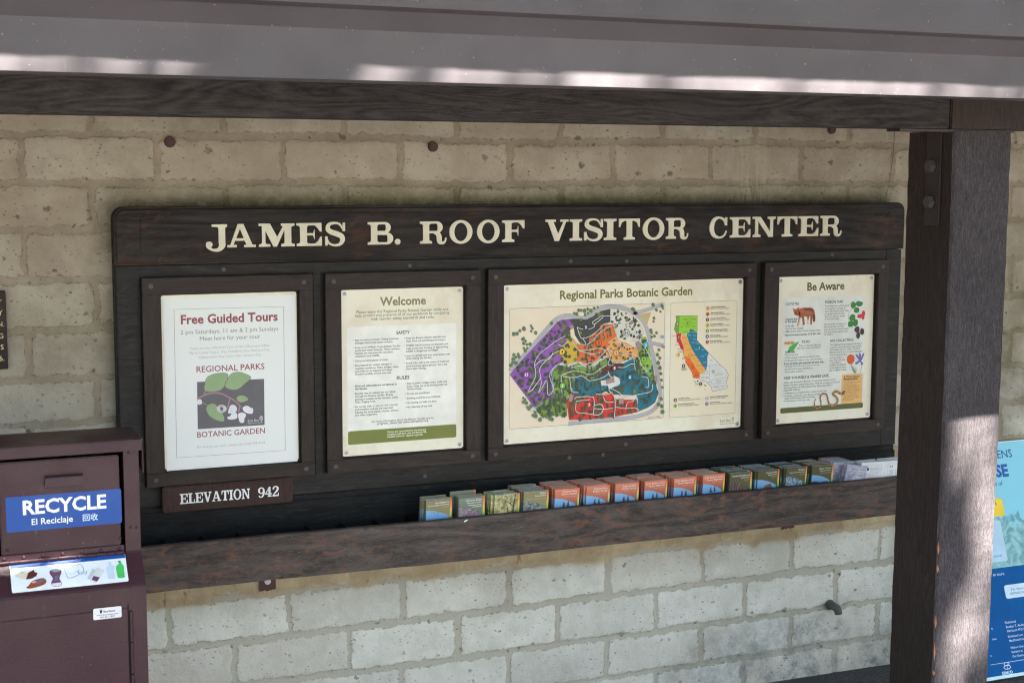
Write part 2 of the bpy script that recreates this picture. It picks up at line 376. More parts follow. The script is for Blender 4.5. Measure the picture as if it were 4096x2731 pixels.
    # pits and chips
    for sc_, th, cut, st in ((46, .14, .42, (1, 1, 1.7)), (20, .12, .60, (1, 1, 1.3)), (8.5, .085, .60, (1, 1, 1.2))):
        vo = m.n('ShaderNodeTexVoronoi'); ds = m.noise(m.coord(), 60, 3, .7, 0, 'Color'); vm = m.n('ShaderNodeVectorMath', operation='MULTIPLY_ADD')
        m.l(ds, vm.inputs[0]); vm.inputs[1].default_value = (.035,)*3; m.l(m.coord(st), vm.inputs[2]); m.l(vm.outputs[0], vo.inputs['Vector']); vo.inputs['Scale'].default_value = sc_
        pk = m.math('MULTIPLY', m.mr(vo.outputs['Distance'], th*1.6, th*.8), m.mr(vo.outputs['Color'], cut, cut+.12))
        pk = m.math('MULTIPLY', pk, m.mr(n_mid, .40, .52)); c = m.mix(m.math('MULTIPLY', pk, .7), c, L((.27, .235, .2)))
    c = m.mix(m.math('MULTIPLY', m.mr(m.noise(co_, 150, 3, .7), .60, .74), .35), c, L((.34, .30, .25)))
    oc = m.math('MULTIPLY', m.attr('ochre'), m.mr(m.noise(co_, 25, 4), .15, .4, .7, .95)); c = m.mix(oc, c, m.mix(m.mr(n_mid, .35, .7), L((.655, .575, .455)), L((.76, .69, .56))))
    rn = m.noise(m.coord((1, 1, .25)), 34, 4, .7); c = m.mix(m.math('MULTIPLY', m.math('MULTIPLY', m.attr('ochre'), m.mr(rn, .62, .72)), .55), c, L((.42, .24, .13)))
    al = m.math('MULTIPLY', m.attr('algae'), m.mr(m.noise(co_, 30, 5, .7), .25, .6, .55, 1)); c = m.mix(m.math('MULTIPLY', al, .82), c, L((.27, .27, .11)))
    c = m.mix(m.math('MULTIPLY', m.attr('damp'), m.mr(m.noise(co_, 24, 6, .75), .35, .65, .15, .75)), c, L((.38, .40, .40)))
    rv = m.noise(m.coord((1, 1, .12)), 60, 4, .7); c = m.mix(m.math('MULTIPLY', m.attr('run'), m.mr(rv, .45, .6, 0, .55)), c, L((.70, .66, .58)))
    stn = m.noise(m.coord(loc=(3, 1, 7)), 1.6, 4, .6); c = m.mix(m.mr(stn, .55, .75, 0, .35), c, L((.46, .385, .30)))
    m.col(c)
    h = m.math('ADD', m.math('MULTIPLY', fine, .6), m.math('ADD', m.math('MULTIPLY', fin2, .25), m.math('MULTIPLY', m.noise(co_, 30, 5, .65), 1.2)))
    h = m.math('ADD', h, m.math('MULTIPLY', face, .25)); m.bump(h, .0055, .85)
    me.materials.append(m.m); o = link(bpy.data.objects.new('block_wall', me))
    tag(o, 'tan painted concrete block wall with weathered mortar joints behind the notice board', 'wall', kind='structure'); return o
build_wall()

# ------------------------------------------------------------------ pavement
def build_ground():
    m = NT('asphalt', .85, .3); co_ = m.coord(); g = m.noise(co_, 120, 4, .7); b = m.noise(co_, 3, 4)
    c = m.mix(m.mr(g, .35, .7), L((.20, .20, .205)), L((.40, .39, .385))); c = m.mix(m.mr(b, .4, .7, 0, .4), c, L((.32, .29, .25))); m.col(c); m.bump(g, .006, .9)
    mb = MB(); n = 40
    def gc(t, a, b_): s_ = abs(t)**2.2*(1 if t > 0 else -1); return s_*(b_ if t > 0 else -a)
    xs = [gc(i/n*2-1, -40, 40) for i in range(n+1)]; ys = [.3-(i/n)**2.4*45 for i in range(n+1)]
    vs = [(x, y, -1.045+.003*math.sin(x*7+y*5)) for y in ys for x in xs]
    mb.add(vs, [(j*(n+1)+i, j*(n+1)+i+1, (j+1)*(n+1)+i+1, (j+1)*(n+1)+i) for j in range(n) for i in range(n)], m.m, True)
    o = mb.build('pavement'); tag(o, 'grey asphalt pavement at the foot of the block wall', 'pavement', kind='structure')
build_ground()

# ------------------------------------------------------------------ shelter: posts, beam, gutter, roof
GY = -1.36
def build_shelter():
    r = empty('shelter', (1.3, -.757, -1.04), 'dark timber shelter with square post, front beam and brown metal gutter', 'shelter')
    # post, slightly irregular
    b = bmesh.new(); x0, x1, y0, y1 = 1.190, 1.424, -.875, -.641; N = 60; rs = random.Random(5); rings = []
    def jit(): return rs.uniform(-.0012, .0012)
    for i in range(N+1):
        z = -1.05+(1.083+1.05)*i/N; ch = .006+abs(jit())*2; w1 = .003*math.sin(z*2.1)
        pts = [(x0+ch, y0), (x1-ch, y0), (x1, y0+ch), (x1, y1-ch), (x1-ch, y1), (x0+ch, y1), (x0, y1-ch), (x0, y0+ch)]
        rings.append([b.verts.new((p[0]+jit()+w1, p[1]+jit(), z)) for p in pts])
    side = []
    for a, c in zip(rings[:-1], rings[1:]):
        for k in range(8):
            f = b.faces.new((a[k], a[(k+1) % 8], c[(k+1) % 8], c[k]))
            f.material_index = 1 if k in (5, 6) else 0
    b.faces.new(rings[0]); b.faces.new(rings[-1][::-1]); bmesh.ops.recalc_face_normals(b, faces=b.faces[:])
    me = bpy.data.meshes.new('post'); base = wloc(r)
    for v in b.verts: v.co -= base
    b.to_mesh(me); b.free(); me.materials.append(W_POST); me.materials.append(W_POSTS)
    po = link(bpy.data.objects.new('post', me)); po.parent = r; tag(po, 'square weathered timber post with sun patches on its front')
    SPL = paint((176, 120, 84), .8)
    for z_, h_, w_ in ((-.30, .045, .004), (-.36, .03, .005), (-.55, .05, .004), (-.66, .07, .003), (-.71, .02, .005)):
        m3 = MB(); m3.add([(x0-.0012, y0-.0012, z_), (x0-.0014, y0+w_*1.5, z_+h_*.5), (x0-.0012, y0-.0012, z_+h_), (x0+w_, y0-.0014, z_+h_*.4)], [(0, 1, 2), (0, 2, 3), (0, 3, 1), (1, 3, 2)], SPL); sp = m3.build('bare_wood_chip', po)
    m2 = MB(); m2.box(-2.95, -2.72, -.875, -.641, -1.05, 1.083, W_POSTS, .006); m2.build('post', r)
    # beam in two lengths butted over the post
    for xa, xb, mt in ((-3.3, 1.1725, W_BEAM), (1.1775, 3.6, W_POSTS)):
        m = MB(); m.box(xa, xb, -.875, -.74, 1.090, 1.30, mt, .004); m.build('beam', r)
    # steel T bracket under the joint
    m = MB(); m.box(.985, 1.44, -.868, -.80, 1.080, 1.0885, BRKT, .001)
    bx = 1.1885
    m.box(bx-.006, bx, -.822, -.752, .78, 1.080, BRKT, .001)
    br = m.build('bracket', r)
    for zz in (.972, .856):
        m = MB(); m.cyl((bx-.018, -.787, zz), (1, 0, 0), .0215, .020, BOLT, 6, bev=.003); m.cyl((bx-.006-.0015, -.787, zz), (1, 0, 0), .026, .003, BRKT, 20)
        o = m.build('bolt', br)
    # gutter
    P = [(GY, 1.161), (GY, 1.262)]
    for k in range(1, 7):
        t = k/6; P.append((GY-.052*(1-math.cos(t*math.pi/2)), 1.262+.060*math.sin(t*math.pi/2)))
    P += [(GY-.060, 1.325), (GY-.064, 1.333), (GY-.064, 1.47), (GY-.055, 1.475), (GY-.05, 1.47)]
    P += [(GY-.05, 1.34), (GY+.004, 1.268), (GY+.004, 1.165), (GY+.12, 1.165), (GY+.12, 1.161)]
    m = MB(); m.prism_x(P, -3.4, 3.8, GUT); g = m.build('gutter', r); g.data.polygons.foreach_set('use_smooth', [True]*len(g.data.polygons)); g.data.set_sharp_from_angle(angle=math.radians(24))
    tag(g, 'brown painted metal gutter with white specks and a sunlit lower edge')
    # roof boards from above the wall out over the gutter, and rafters
    m = MB(); m.prism_x([(.36, 1.98), (.36, 2.02), (-1.63, 1.84), (-1.63, 1.815)], -3.6, 4.3, W_BOARD); m.build('roof_deck', r)
    m = MB(); m.prism_x([(-1.655, 1.81), (-1.655, 1.86), (.36, 2.06), (.36, 2.03)], -3.7, 4.4, GUT); m.build('roofing', r)
    for k in range(9):
        x = -3.2+k*.9; m = MB(); m.prism_x([(.2, 1.82), (.2, 1.945), (-1.28, 1.715), (-1.28, 1.59)], x, x+.06, W_BOARD); m.build('rafter', r)
    m = MB(); m.box(-3.3, 3.6, GY+.02, GY+.06, 1.17, 1.665, W_BOARD, .002); m.build('fascia_board', r)
build_shelter()

# ------------------------------------------------------------------ tree behind the camera, whose crown breaks up the sunlight
def build_tree():
    rs = random.Random(11); SH = 8.2
    r = empty('tree', (5.2, -7.6, -1.04), 'broad leafy tree standing out in front of the shelter', 'tree')
    bk = wood('bark', (.22, .19, .16), (.40, .35, .30), 'Z', .4, bump=.02); m = MB()
    def ctr(x, z, t=SH): p = Vector((x, GY, z))+SV*t; return p
    top = ctr(.3, .4); m.tube([(5.2, -7.6, -1.3), (5.1, -7.4, 1), (4.7, -7.0, 2.8), (4.1, -6.4, 4.6), (3.4, -5.9, 6.6)], [.34, .27, .23, .18, .12], bk)
    ends = []
    for k in range(16):
        s_ = Vector((4.6, -6.9, 3.2)).lerp(Vector((3.4, -5.9, 6.4)), rs.random()); e = ctr(rs.uniform(-3.4, 3.0), rs.uniform(-2.6, 1.8), SH+rs.uniform(-.8, .8))
        mid = s_.lerp(e, .5)+Vector((0, 0, .5)); m.tube([s_, mid, e], [.07, .045, .012], bk, 6); ends.append(e)
    m.build('trunk', r)
    # gaps cut in the crown to aim sunlit patches: on the gutter face, then on the post front (x0,x1,z0,z1,share of leaves kept)
    gx = lambda px: U(px, 330, GY)[0]
    gaps = [(gx(-160), gx(210), 1.17, 1.40, .0), (gx(430), gx(790), 1.22, 1.40, .1), (gx(1480), gx(1720), 1.15, 1.36, .2), (gx(1830), gx(2080), 1.15, 1.38, .05),
            (gx(2300), gx(3600), 1.15, 1.45, 0.0), (gx(3720), gx(3880), 1.15, 1.38, .2), (gx(3930), gx(4200), 1.15, 1.38, .15)]
    pgaps = [(1.25, 1.40, .06, .36, .0), (1.335, 1.47, -.34, -.03, .0), (1.25, 1.31, -.62, -.52, .3), (1.36, 1.44, -.60, -.42, .2), (1.2, 1.3, -.98, -.8, .2)]
    lf = NT('leaf', .5, .4); nn = lf.noise(lf.coord(), 2.5, 3); lf.col(lf.mix(lf.mr(nn, .3, .7), L((.16, .27, .08)), L((.30, .40, .14))))
    lm = MB(); vs = []; fs = []
    for i in range(120000):
        u, v = rs.uniform(-7.5, 7.0), rs.uniform(-8.4, 4.4)
        if (abs(u+.2)/7)**2.5+(abs(v+2.0)/6.2)**2.5 > 1+rs.uniform(-.2, .1): continue
        t = SH+rs.gauss(0, .55); p = ctr(u, v, t); s_ = rs.uniform(.052, .098); keep = 1.0
        if p.z < 3.6+rs.uniform(-.3, .3) and p.y > -9: continue
        for (a, b, c, d, kk) in gaps:
            if a-s_*.7 < u < b+s_*.7 and c-s_*1.2 < v < d+s_*1.2: keep = min(keep, kk)
        q = -.875-GY; uu, vv = u-q*.35, v-q*2.09
        for (a, b, c, d, kk) in pgaps:
            if ((uu-(a+b)/2)/((b-a)/2+s_*.6))**2+((vv-(c+d)/2)/((d-c)/2+s_*1.2))**2 < 1: keep = min(keep, kk)
        if keep < 1 and rs.random() > keep*.55: continue
        a = Vector((rs.gauss(0, 1), rs.gauss(0, 1), rs.gauss(0, 1))).normalized(); nrm = (a+SV*1.1).normalized(); e1 = nrm.orthogonal().normalized(); ang = rs.uniform(0, 6.28); e1 = math.cos(ang)*e1+math.sin(ang)*nrm.cross(e1); e2 = nrm.cross(e1)
        o = len(vs); vs += [tuple(p-e1*s_), tuple(p+e2*s_*.5+nrm*s_*.1), tuple(p+e1*s_), tuple(p-e2*s_*.5+nrm*s_*.1)]; fs.append((o, o+1, o+2, o+3))
    lm.add(vs, fs, lf.m); lm.build('crown', r)
    # unseen trees added further out to block low sky and deepen the shade
    for k, (x, y, h, rad, lb) in enumerate(((-12.5, -11.5, 9.5, 4.6, 'broad unseen tree added to block sky from beyond the recycling bin side'), (-5.5, -15.5, 11, 5.2, 'tall round unseen tree added well behind the camera to block sky'), (3.5, -17.5, 12, 5.6, 'tallest unseen tree added to block sky facing the middle of the shelter'), (12, -14.0, 10, 5.0, 'broad unseen tree added to block sky facing the post side of the shelter'), (16.5, -6.0, 8.5, 4.0, 'smaller unseen tree added to block sky off beyond the blue poster'), (-15.5, -3.0, 8.5, 4.0, 'smaller unseen tree added to block sky off beyond the recycling bin'))):
        q = empty('tree', (x, y, -1.04), lb, 'tree', 'unseen trees added to block sky light'); m = MB()
        m.tube([(x, y, -1.3), (x+.1, y, 1.5), (x, y+.2, h*.45), (x+.2, y, h*.75)], [.3, .24, .16, .05], bk)
        cl = []
        for j in range(26):
            a_, e_ = rs.uniform(0, 6.28), rs.uniform(-.9, 1.2); c_ = Vector((x+rad*.72*math.cos(a_)*math.cos(e_), y+rad*.72*math.sin(a_)*math.cos(e_), h*.5+h*.40*math.sin(e_))); cl.append((c_, rs.uniform(1.1, 1.9)))
            m.tube([(x, y+.1, h*.35), tuple(c_)], [.07, .02], bk, 5)
        m.build('trunk', q); vs = []; fs = []
        for j in range(9000):
            c_, r_ = rs.choice(cl); d = Vector((rs.gauss(0, 1), rs.gauss(0, 1), rs.gauss(0, 1))).normalized(); p = c_+d*r_*rs.uniform(.55, 1.05)
            n_ = (d+Vector((rs.gauss(0, .6), rs.gauss(0, .6), rs.gauss(0, .6)))).normalized(); e1 = n_.orthogonal().normalized(); e2 = n_.cross(e1); w_ = rs.uniform(.12, .22); o = len(vs)
            vs += [tuple(p-e1*w_), tuple(p+e2*w_*.5), tuple(p+e1*w_), tuple(p-e2*w_*.5)]; fs.append((o, o+1, o+2, o+3))
        lm = MB(); lm.add(vs, fs, lf.m); lm.build('crown', q)
build_tree()
# ------------------------------------------------------------------ slab lettering carved on the boards
def glyph(ch):
    """list of pieces (outline, holes) or strokes in a unit cap height; returns width, pieces"""
    P = []; S = .25; s = .105; br = .05
    R = lambda x0, y0, x1, y1: P.append(([(x0, y0), (x1, y0), (x1, y1), (x0, y1)], ()))
    def stem(x0, x1, y0=0, y1=1, bot=1, top=1, ext=.1, exl=None):
        exl = ext if exl is None else exl; pts = []
        if bot: pts += [(x0-exl, y0), (x1+ext, y0), (x1+ext, y0+s), (x1+br, y0+s+.012), (x1, y0+s+br+.01)]
        else: pts += [(x0, y0), (x1, y0)]
        if top: pts += [(x1, y1-s-br-.01), (x1+br, y1-s-.012), (x1+ext, y1-s), (x1+ext, y1), (x0-exl, y1), (x0-exl, y1-s), (x0-br, y1-s-.012), (x0, y1-s-br-.01)]
        else: pts += [(x1, y1), (x0, y1)]
        if bot: pts += [(x0, y0+s+br+.01), (x0-br, y0+s+.012), (x0-exl, y0+s)]
        P.append((pts, ()))
    def ell(cx, cy, rx, ry, t0=0, t1=360, n=28): return [(cx+rx*math.cos(math.radians(t0+(t1-t0)*k/n)), cy+ry*math.sin(math.radians(t0+(t1-t0)*k/n))) for k in range(n+1)]
    def stroke(pts, ws, sub=6):
        q = smooth_path(pts, sub); n = len(q); wq = np.interp(np.linspace(0, len(ws)-1, n), range(len(ws)), ws); a = []; b = []
        for i, p in enumerate(q):
            d = (q[min(i+1, n-1)]-q[max(i-1, 0)]).normalized(); nn = Vector((-d.y, d.x)); a.append(tuple(p+nn*wq[i]/2)); b.append(tuple(p-nn*wq[i]/2))
        P.append(('strip', a, b))
    def bowl(x0, cy, w_, h, t=.2, th=.1):
        o = [(x0, cy+h/2)]+ell(x0+w_-h*.5, cy, h*.5, h/2, 90, -90, 18)+[(x0, cy-h/2)]
        xi = x0+w_-h*.5; hi = h/2-th; i_ = [(x0+.0, cy+hi)]+ell(xi, cy, max(h*.5-t, .03), hi, 90, -90, 18)+[(x0+.0, cy-hi)]
        P.append((o[:-1]+[(x0, cy-h/2)]+i_[::-1], ()))
    w = 1.0
    if ch == 'I': stem(.14, .41, ext=.14); w = .55
    elif ch == 'L': stem(.14, .40, ext=.12); R(.4, 0, .80, s); P.append(([(.70, s), (.80, s), (.80, .40), (.745, .40), (.70, .2)], ())); w = .86
    elif ch in 'EF':
        w = 1.03; stem(.15, .41, ext=.12 if ch == 'F' else .02, exl=.13); R(.43, 1-s, .96, 1); P.append(([(.96, 1-s), (.96, .62), (.90, .62), (.80, .80), (.70, 1-s)], ()))
        R(.41, .46, .64, .56); P.append(([(.56, .56), (.64, .56), (.70, .74), (.70, .28), (.64, .46), (.56, .46), (.61, .5)][0:3]+[(.70, .28), (.64, .46)], ()))
        if ch == 'E': R(.43, 0, .97, s); P.append(([(.97, s), (.70, s), (.82, .20), (.91, .40), (.97, .40)], ()))
    elif ch == 'T':
        w = .96; stem(.36, .62, top=0, ext=.13); R(.0, 1-s, .98, 1); P.append(([(0, 1-s), (0, .60), (.06, .60), (.12, .80), (.26, 1-s)], ())); P.append(([(.98, 1-s), (.98, .60), (.92, .60), (.86, .80), (.72, 1-s)], ()))
    elif ch == 'N':
        w = 1.1; stem(.11, .25, ext=.12, top=0, exl=.11); R(-.02, 1-s, .36, 1); P.append(([(.11, 1-s), (.36, 1), (1.0, 0), (.78, 0), (.20, .86)], ())); stem(.84, .98, ext=.12, bot=0); 
    elif ch == 'M':
        w = 1.5; stem(.13, .27, ext=.2, top=0, exl=.13); R(0, 1-s, .42, 1); P.append(([(.16, 1-s), (.46, 1), (.84, .25), (.70, 0), (.60, 0), (.20, .84)], ()))
        P.append(([(.66, 0), (.74, 0), (1.18, 1), (1.06, 1), (.64, .20)], ())); stem(1.06, 1.34, ext=.14, exl=.14); w = 1.5
    elif ch == 'A':
        w = 1.2; P.append(([(.44, 1), (.68, 1), (1.06, s), (.80, s), (.53, .80), (.24, s), (.11, s)], ())); R(-.02, 0, .38, s); R(.70, 0, 1.20, s); R(.34, .28, .80, .39)
    elif ch == 'V':
        w = 1.08; P.append(([(.10, 1-s), (.36, 1-s), (.62, .30), (.60, 0), (.44, 0)], ())); P.append(([(.46, 0), (.64, 0), (.98, 1-s), (.85, 1-s), (.56, .24)], ())); R(-.02, 1-s, .48, 1); R(.70, 1-s, 1.10, 1)
    elif ch == 'O': w = 1.04; P.append((ell(.5, .5, .51, .54), (ell(.5, .5, .29, .42),)))
    elif ch == 'C':
        w = .98; stroke([(.88, .62), (.80, .86), (.52, .985), (.24, .86), (.12, .5), (.24, .14), (.54, .015), (.80, .12), (.92, .34)], [.10, .12, .10, .19, .25, .19, .10, .09, .06]); R(.84, .60, .95, 1.0)
    elif ch == 'S':
        w = .94; stroke([(.80, .72), (.66, .93), (.44, .985), (.20, .92), (.145, .73), (.28, .60), (.52, .51), (.74, .40), (.78, .22), (.66, .05), (.42, .01), (.20, .10), (.10, .30)], [.06, .09, .10, .15, .20, .22, .23, .22, .2, .13, .1, .09, .06]); R(.79, .62, .90, 1.0); R(.02, .0, .13, .40)
    elif ch == 'B': w = 1.1; stem(.14, .40, ext=.05, exl=.13); bowl(.40, .75, .56, .5, .2, s); bowl(.40, .265, .66, .53, .23, s)
    elif ch == 'R':
        w = 1.16; stem(.14, .40, ext=.12, exl=.13); bowl(.40, .73, .58, .54, .21, s); stroke([(.60, .50), (.78, .42), (.83, .26), (.85, .08), (.98, .02), (1.09, .10), (1.12, .26)], [.10, .2, .22, .2, .13, .07, .05])
    elif ch == 'J': w = .9; stem(.52, .78, y0=.2, bot=0, ext=.08, exl=.26); stroke([(.65, .25), (.65, .08), (.52, -.08), (.28, -.09), (.10, .06), (.12, .22)], [.26, .25, .16, .10, .14, .16]); P.append((ell(.15, .14, .13, .13, n=16), ()))
    elif ch == '.': w = .3; P.append((ell(.14, .11, .13, .13, n=16), ()))
    elif ch == '9': w = .78; P.append((ell(.36, .68, .35, .33, n=22), (ell(.36, .68, .16, .23, n=22),))); stroke([(.62, .70), (.60, .36), (.46, .08), (.24, .02), (.10, .16)], [.2, .2, .14, .09, .14])
    elif ch == '4': w = .8; P.append(([(.44, 1), (.60, 1), (.60, s), (.36, s), (.36, .78), (.14, .35), (.76, .35), (.76, .24), (.0, .24), (.0, .34)], ())); R(.28, 0, .72, s)
    elif ch == '2': w = .78; stroke([(.12, .72), (.20, .93), (.42, .98), (.61, .80), (.50, .54), (.26, .30), (.12, .10)], [.18, .12, .12, .22, .18, .12, .1]); R(.04, 0, .70, .15); R(.62, .1, .70, .34)
    return w, P
def letters(mb, txt, spans, z0, h, y, mat, depth=.004):
    """carve letters standing proud of the plane y; spans are the world x ranges of each letter"""
    for ch, (xa, xb) in zip(txt, spans):
        w_, P = glyph(ch); xs_ = []
        for p in P: xs_ += [q[0] for q in (p[1]+p[2] if p[0] == 'strip' else p[0])]
        lo, hi = min(xs_), max(xs_); k = (xb-xa)/(hi-lo)
        for i, p in enumerate(P):
            yy = y-depth-.00012*i; W = lambda q: (xa+(q[0]-lo)*k, z0+q[1]*h)
            b = bmesh.new()
            if p[0] == 'strip':
                a_ = [b.verts.new((*[W(q)[0]], yy, W(q)[1])) for q in p[1]]; c_ = [b.verts.new((W(q)[0], yy, W(q)[1])) for q in p[2]]
                for j in range(len(a_)-1): b.faces.new((a_[j], a_[j+1], c_[j+1], c_[j]))
            else:
                loops = [[Vector((*W(q), 0)) for q in lp] for lp in (p[0], *p[1])]; al = [b.verts.new((q.x, yy, q.y)) for lp in loops for q in lp]
                for t in tessellate_polygon(loops):
                    try: b.faces.new([al[j] for j in t])
                    except ValueError: pass
            g = bmesh.ops.extrude_face_region(b, geom=b.faces[:]); 
            bmesh.ops.translate(b, verts=[v for v in g['geom'] if isinstance(v, bmesh.types.BMVert)], vec=(0, depth+.001, 0))
            mb.bm(b, mat)
CREAM = paint((220, 214, 190), .6); WHITE = paint((238, 240, 240), .55)

# ------------------------------------------------------------------ notice board
FY = -.022        # front of the frames
def arc_board(mb, x0, x1, z0, z1, r, ya, yb, m):
    """board with rounded upper corners, softened front edge"""
    b = bmesh.new(); pts = [(x0, z0), (x1, z0)]
    for cx, a in ((x1-r, 0), (x0+r, 90)):
        for k in range(7): t = math.radians(a+15*k); pts.append((cx+r*math.cos(t), z1-r+r*math.sin(t)))
    vs = [b.verts.new((p[0], ya, p[1])) for p in pts]; f = b.faces.new(vs)
    g = bmesh.ops.extrude_face_region(b, geom=[f]); bmesh.ops.translate(b, verts=[v for v in g['geom'] if isinstance(v, bmesh.types.BMVert)], vec=(0, yb-ya, 0))
    fr = [e for e in b.edges if all(abs(v.co.y-min(ya, yb)) < 1e-5 for v in e.verts)]
    bmesh.ops.bevel(b, geom=fr, offset=.008, segments=3, affect='EDGES'); mb.bm(b, m)
def build_board():
    r = empty('notice_board', (.18, .02, -.35), 'wide dark stained timber notice board with four framed panels fixed to the block wall', 'notice board')
    m = MB(); arc_board(m, -1.309, 1.684, .656, .836, .035, .062, -.010, W_HEAD); hb = m.build('header_board', r)
    m = MB()
    # proud lettering field with soft border, carved in the header board
    b = bmesh.new(); x0, x1, z0, z1, rr = -1.232, 1.575, .684, .816, .02; pts = []
    for cx, cz, a in ((x1-rr, z1-rr, 0), (x0+rr, z1-rr, 90), (x0+rr, z0+rr, 180), (x1-rr, z0+rr, 270)):
        for k in range(5): t = math.radians(a+22.5*k); pts.append((cx+rr*math.cos(t), cz+rr*math.sin(t)))
    f = b.faces.new([b.verts.new((p[0], -.0095, p[1])) for p in pts]); g = bmesh.ops.extrude_face_region(b, geom=[f]); top = [v for v in g['geom'] if isinstance(v, bmesh.types.BMVert)]
    bmesh.ops.translate(b, verts=top, vec=(0, -.0045, 0)); bmesh.ops.bevel(b, geom=[e for e in b.edges if all(v in top for v in e.verts)], offset=.0035, segments=2, affect='EDGES'); m.bm(b, W_HEAD)
    m.build('lettering_field', hb)
    y0 = -.014; m = MB(); c1 = lambda x: U(780+x/1.7818, 935, y0)[0]; c2 = lambda x: U(2100+x/1.7422, 910, y0)[0]
    s1 = [(75, 228), (228, 430), (453, 708), (722, 902), (925, 1068), (1230, 1410), (1422, 1462), (1602, 1790), (1810, 1975), (2008, 2168), (2187, 2345)]
    s2 = [(140, 300), (310, 395), (410, 540), (548, 634), (652, 797), (818, 968), (980, 1135), (1282, 1405), (1425, 1567), (1583, 1742), (1755, 1893), (1903, 2040), (2055, 2203)]
    zt = U(780+800/1.7818, 830+112/1.7818, y0)[1]; zb = U(780+800/1.7818, 830+275/1.7818, y0)[1]; zt2 = U(2100+1700/1.7422, 800+115/1.7422, y0)[1]; zb2 = U(2100+1700/1.7422, 800+256/1.7422, y0)[1]
    for (t, sp, cv) in (('JAMESB.ROOF', s1, c1), ('VISITORCENTER', s2, c2)):
        for ch, (a, b_) in zip(t, sp):
            xa, xb = cv(a), cv(b_); f_ = (xa+.95)/(2.2); zz0 = zb+(zb2-zb)*f_; h = (zt+(zt2-zt)*f_)-zz0
            m = MB(); letters(m, ch, [(xa, xb)], zz0, h, y0, CREAM); m.build('letter', hb)
    m = MB(); m.box(-1.309, 1.684, .012, .062, -.118, .6535, W_BOARD, .002)
    for x in (-.662, -.079, 1.026): m.box(x-.013, x+.013, .004, .012, -.117, .653, W_BOARD, .001)
    for x0, x1 in ((-1.305, -1.235), (1.611, 1.68)): m.box(x0, x1, .004, .012, -.117, .653, W_BOARD, .001)
    m.box(-1.235, 1.611, .0045, .012, -.117, -.052, W_BOARD, .001); m.box(-1.235, 1.611, .0045, .012, .619, .6525, W_BOARD, .001)
    for px, py in ((895, 1077), (1640, 1062), (2283, 1045), (3330, 1018), (2507, 1045), (1700, 1905), (2278, 1829), (2413, 1818), (1150, 1985)): x, z = U(px, py, .004); m.dome((x, .0046, z), (0, -1, 0), .008, .002, PLUG)
    m.build('back_panel', r)
    m = MB(); m.box(-1.305, 1.684, .016, .060, -.345, -.1215, W_TRAY, .002); m.box(-1.305, 1.684, .006, .016, -.345, -.139, W_TRAY, .003); m.build('lower_panel', r)
    for nm, a, b_, o0, o1 in (('tours', -1.2310, -.6830, -1.167, -.733), ('welcome', -.6405, -.0935, -.581, -.150), ('map', -.0650, 1.0070, 0, .964), ('aware', 1.0445, 1.6055, 1.115, 1.553)):
        m = MB(); z0, z1 = -.049, .616; t = .0
        g = .006; il, ir, ib, it = o0-g, o1+g, -.006, .565
        m.box(a, b_, FY, .0035, it, z1, W_FRAME, .0018); m.box(a, b_, FY, .0035, z0, ib, W_FRAME, .0018)
        m.box(a, il, FY+.0012, .0035, ib+.0006, it-.0006, W_FRAMEZ, .0015); m.box(ir, b_, FY+.0012, .0035, ib+.0006, it-.0006, W_FRAMEZ, .0015)
        m.box(il, ir, .0015, .0032, ib, it, W_FRAME)
        for x in ([a+.028, b_-.03] + ([(a+b_)/2] if nm == 'map' else [])):
            for z in (z1-.026, z0+.022): m.cyl((x, FY-.0003, z), (0, -1, 0), .0075, .0022, PLUG, 14)
        o = m.build('frame', r)
    return r
build_board()

def screws(par, pts, y, m=None):
    for x, z in pts:
        s_ = MB(); s_.cyl((x, y-.0008, z), (0, -1, 0), .0078, .0014, STEEL, 18); s_.dome((x, y-.0015, z), (0, -1, 0), .0055, .0025, STEEL); s_.box(x-.003, x+.003, y-.0044, y-.0038, z-.0006, z+.0006, BLACK)
        s_.build('screw', par)
def parchment(name, c1=(.93, .915, .83), c2=(.86, .79, .68)):
    m = NT(name, .38, .45); n = m.noise(m.coord((1, 1, 1)), 5, 5, .65, .4); n2 = m.noise(m.coord(), 26, 5, .7)
    c = m.mix(m.mr(n, .42, .72, 0, .6), L(c1), L(c2)); c = m.mix(m.mr(n2, .55, .75, 0, .25), c, L((.84, .74, .62))); m.col(c); return m.m
PARCH = parchment('parchment_print')
def panel_sign(name, x0, x1, label, screws_=True, mat=None, r=.008):
    e = empty(name, ((x0+x1)/2, 0, 0), label, 'sign', 'printed panels in the notice board frames')
    b = bmesh.new(); pts = []
    for cx, cz, a in ((x1-r, .559-r, 0), (x0+r, .559-r, 90), (x0+r, r, 180), (x1-r, r, 270)):
        for k in range(5): t = math.radians(a+22.5*k); pts.append((cx+r*math.cos(t), cz+r*math.sin(t)))
    f = b.faces.new([b.verts.new((p[0], 0, p[1])) for p in pts]); g = bmesh.ops.extrude_face_region(b, geom=[f]); bmesh.ops.translate(b, verts=[v for v in g['geom'] if isinstance(v, bmesh.types.BMVert)], vec=(0, .0012, 0))
    m = MB(); m.bm(b, mat or PARCH); p = m.build('panel', e)
    if screws_: screws(e, [(x0+.013, .546), (x1-.014, .546), (x1-.014, .013), (x0+.013, .013)], 0)
    return e
OLIVE = paint((118, 112, 45)); OLIVE_D = paint((92, 90, 30)); INK = paint((70, 68, 66)); GRAY = paint((128, 128, 120)); BAR = paint((118, 126, 52)); BAR_D = paint((88, 92, 34))

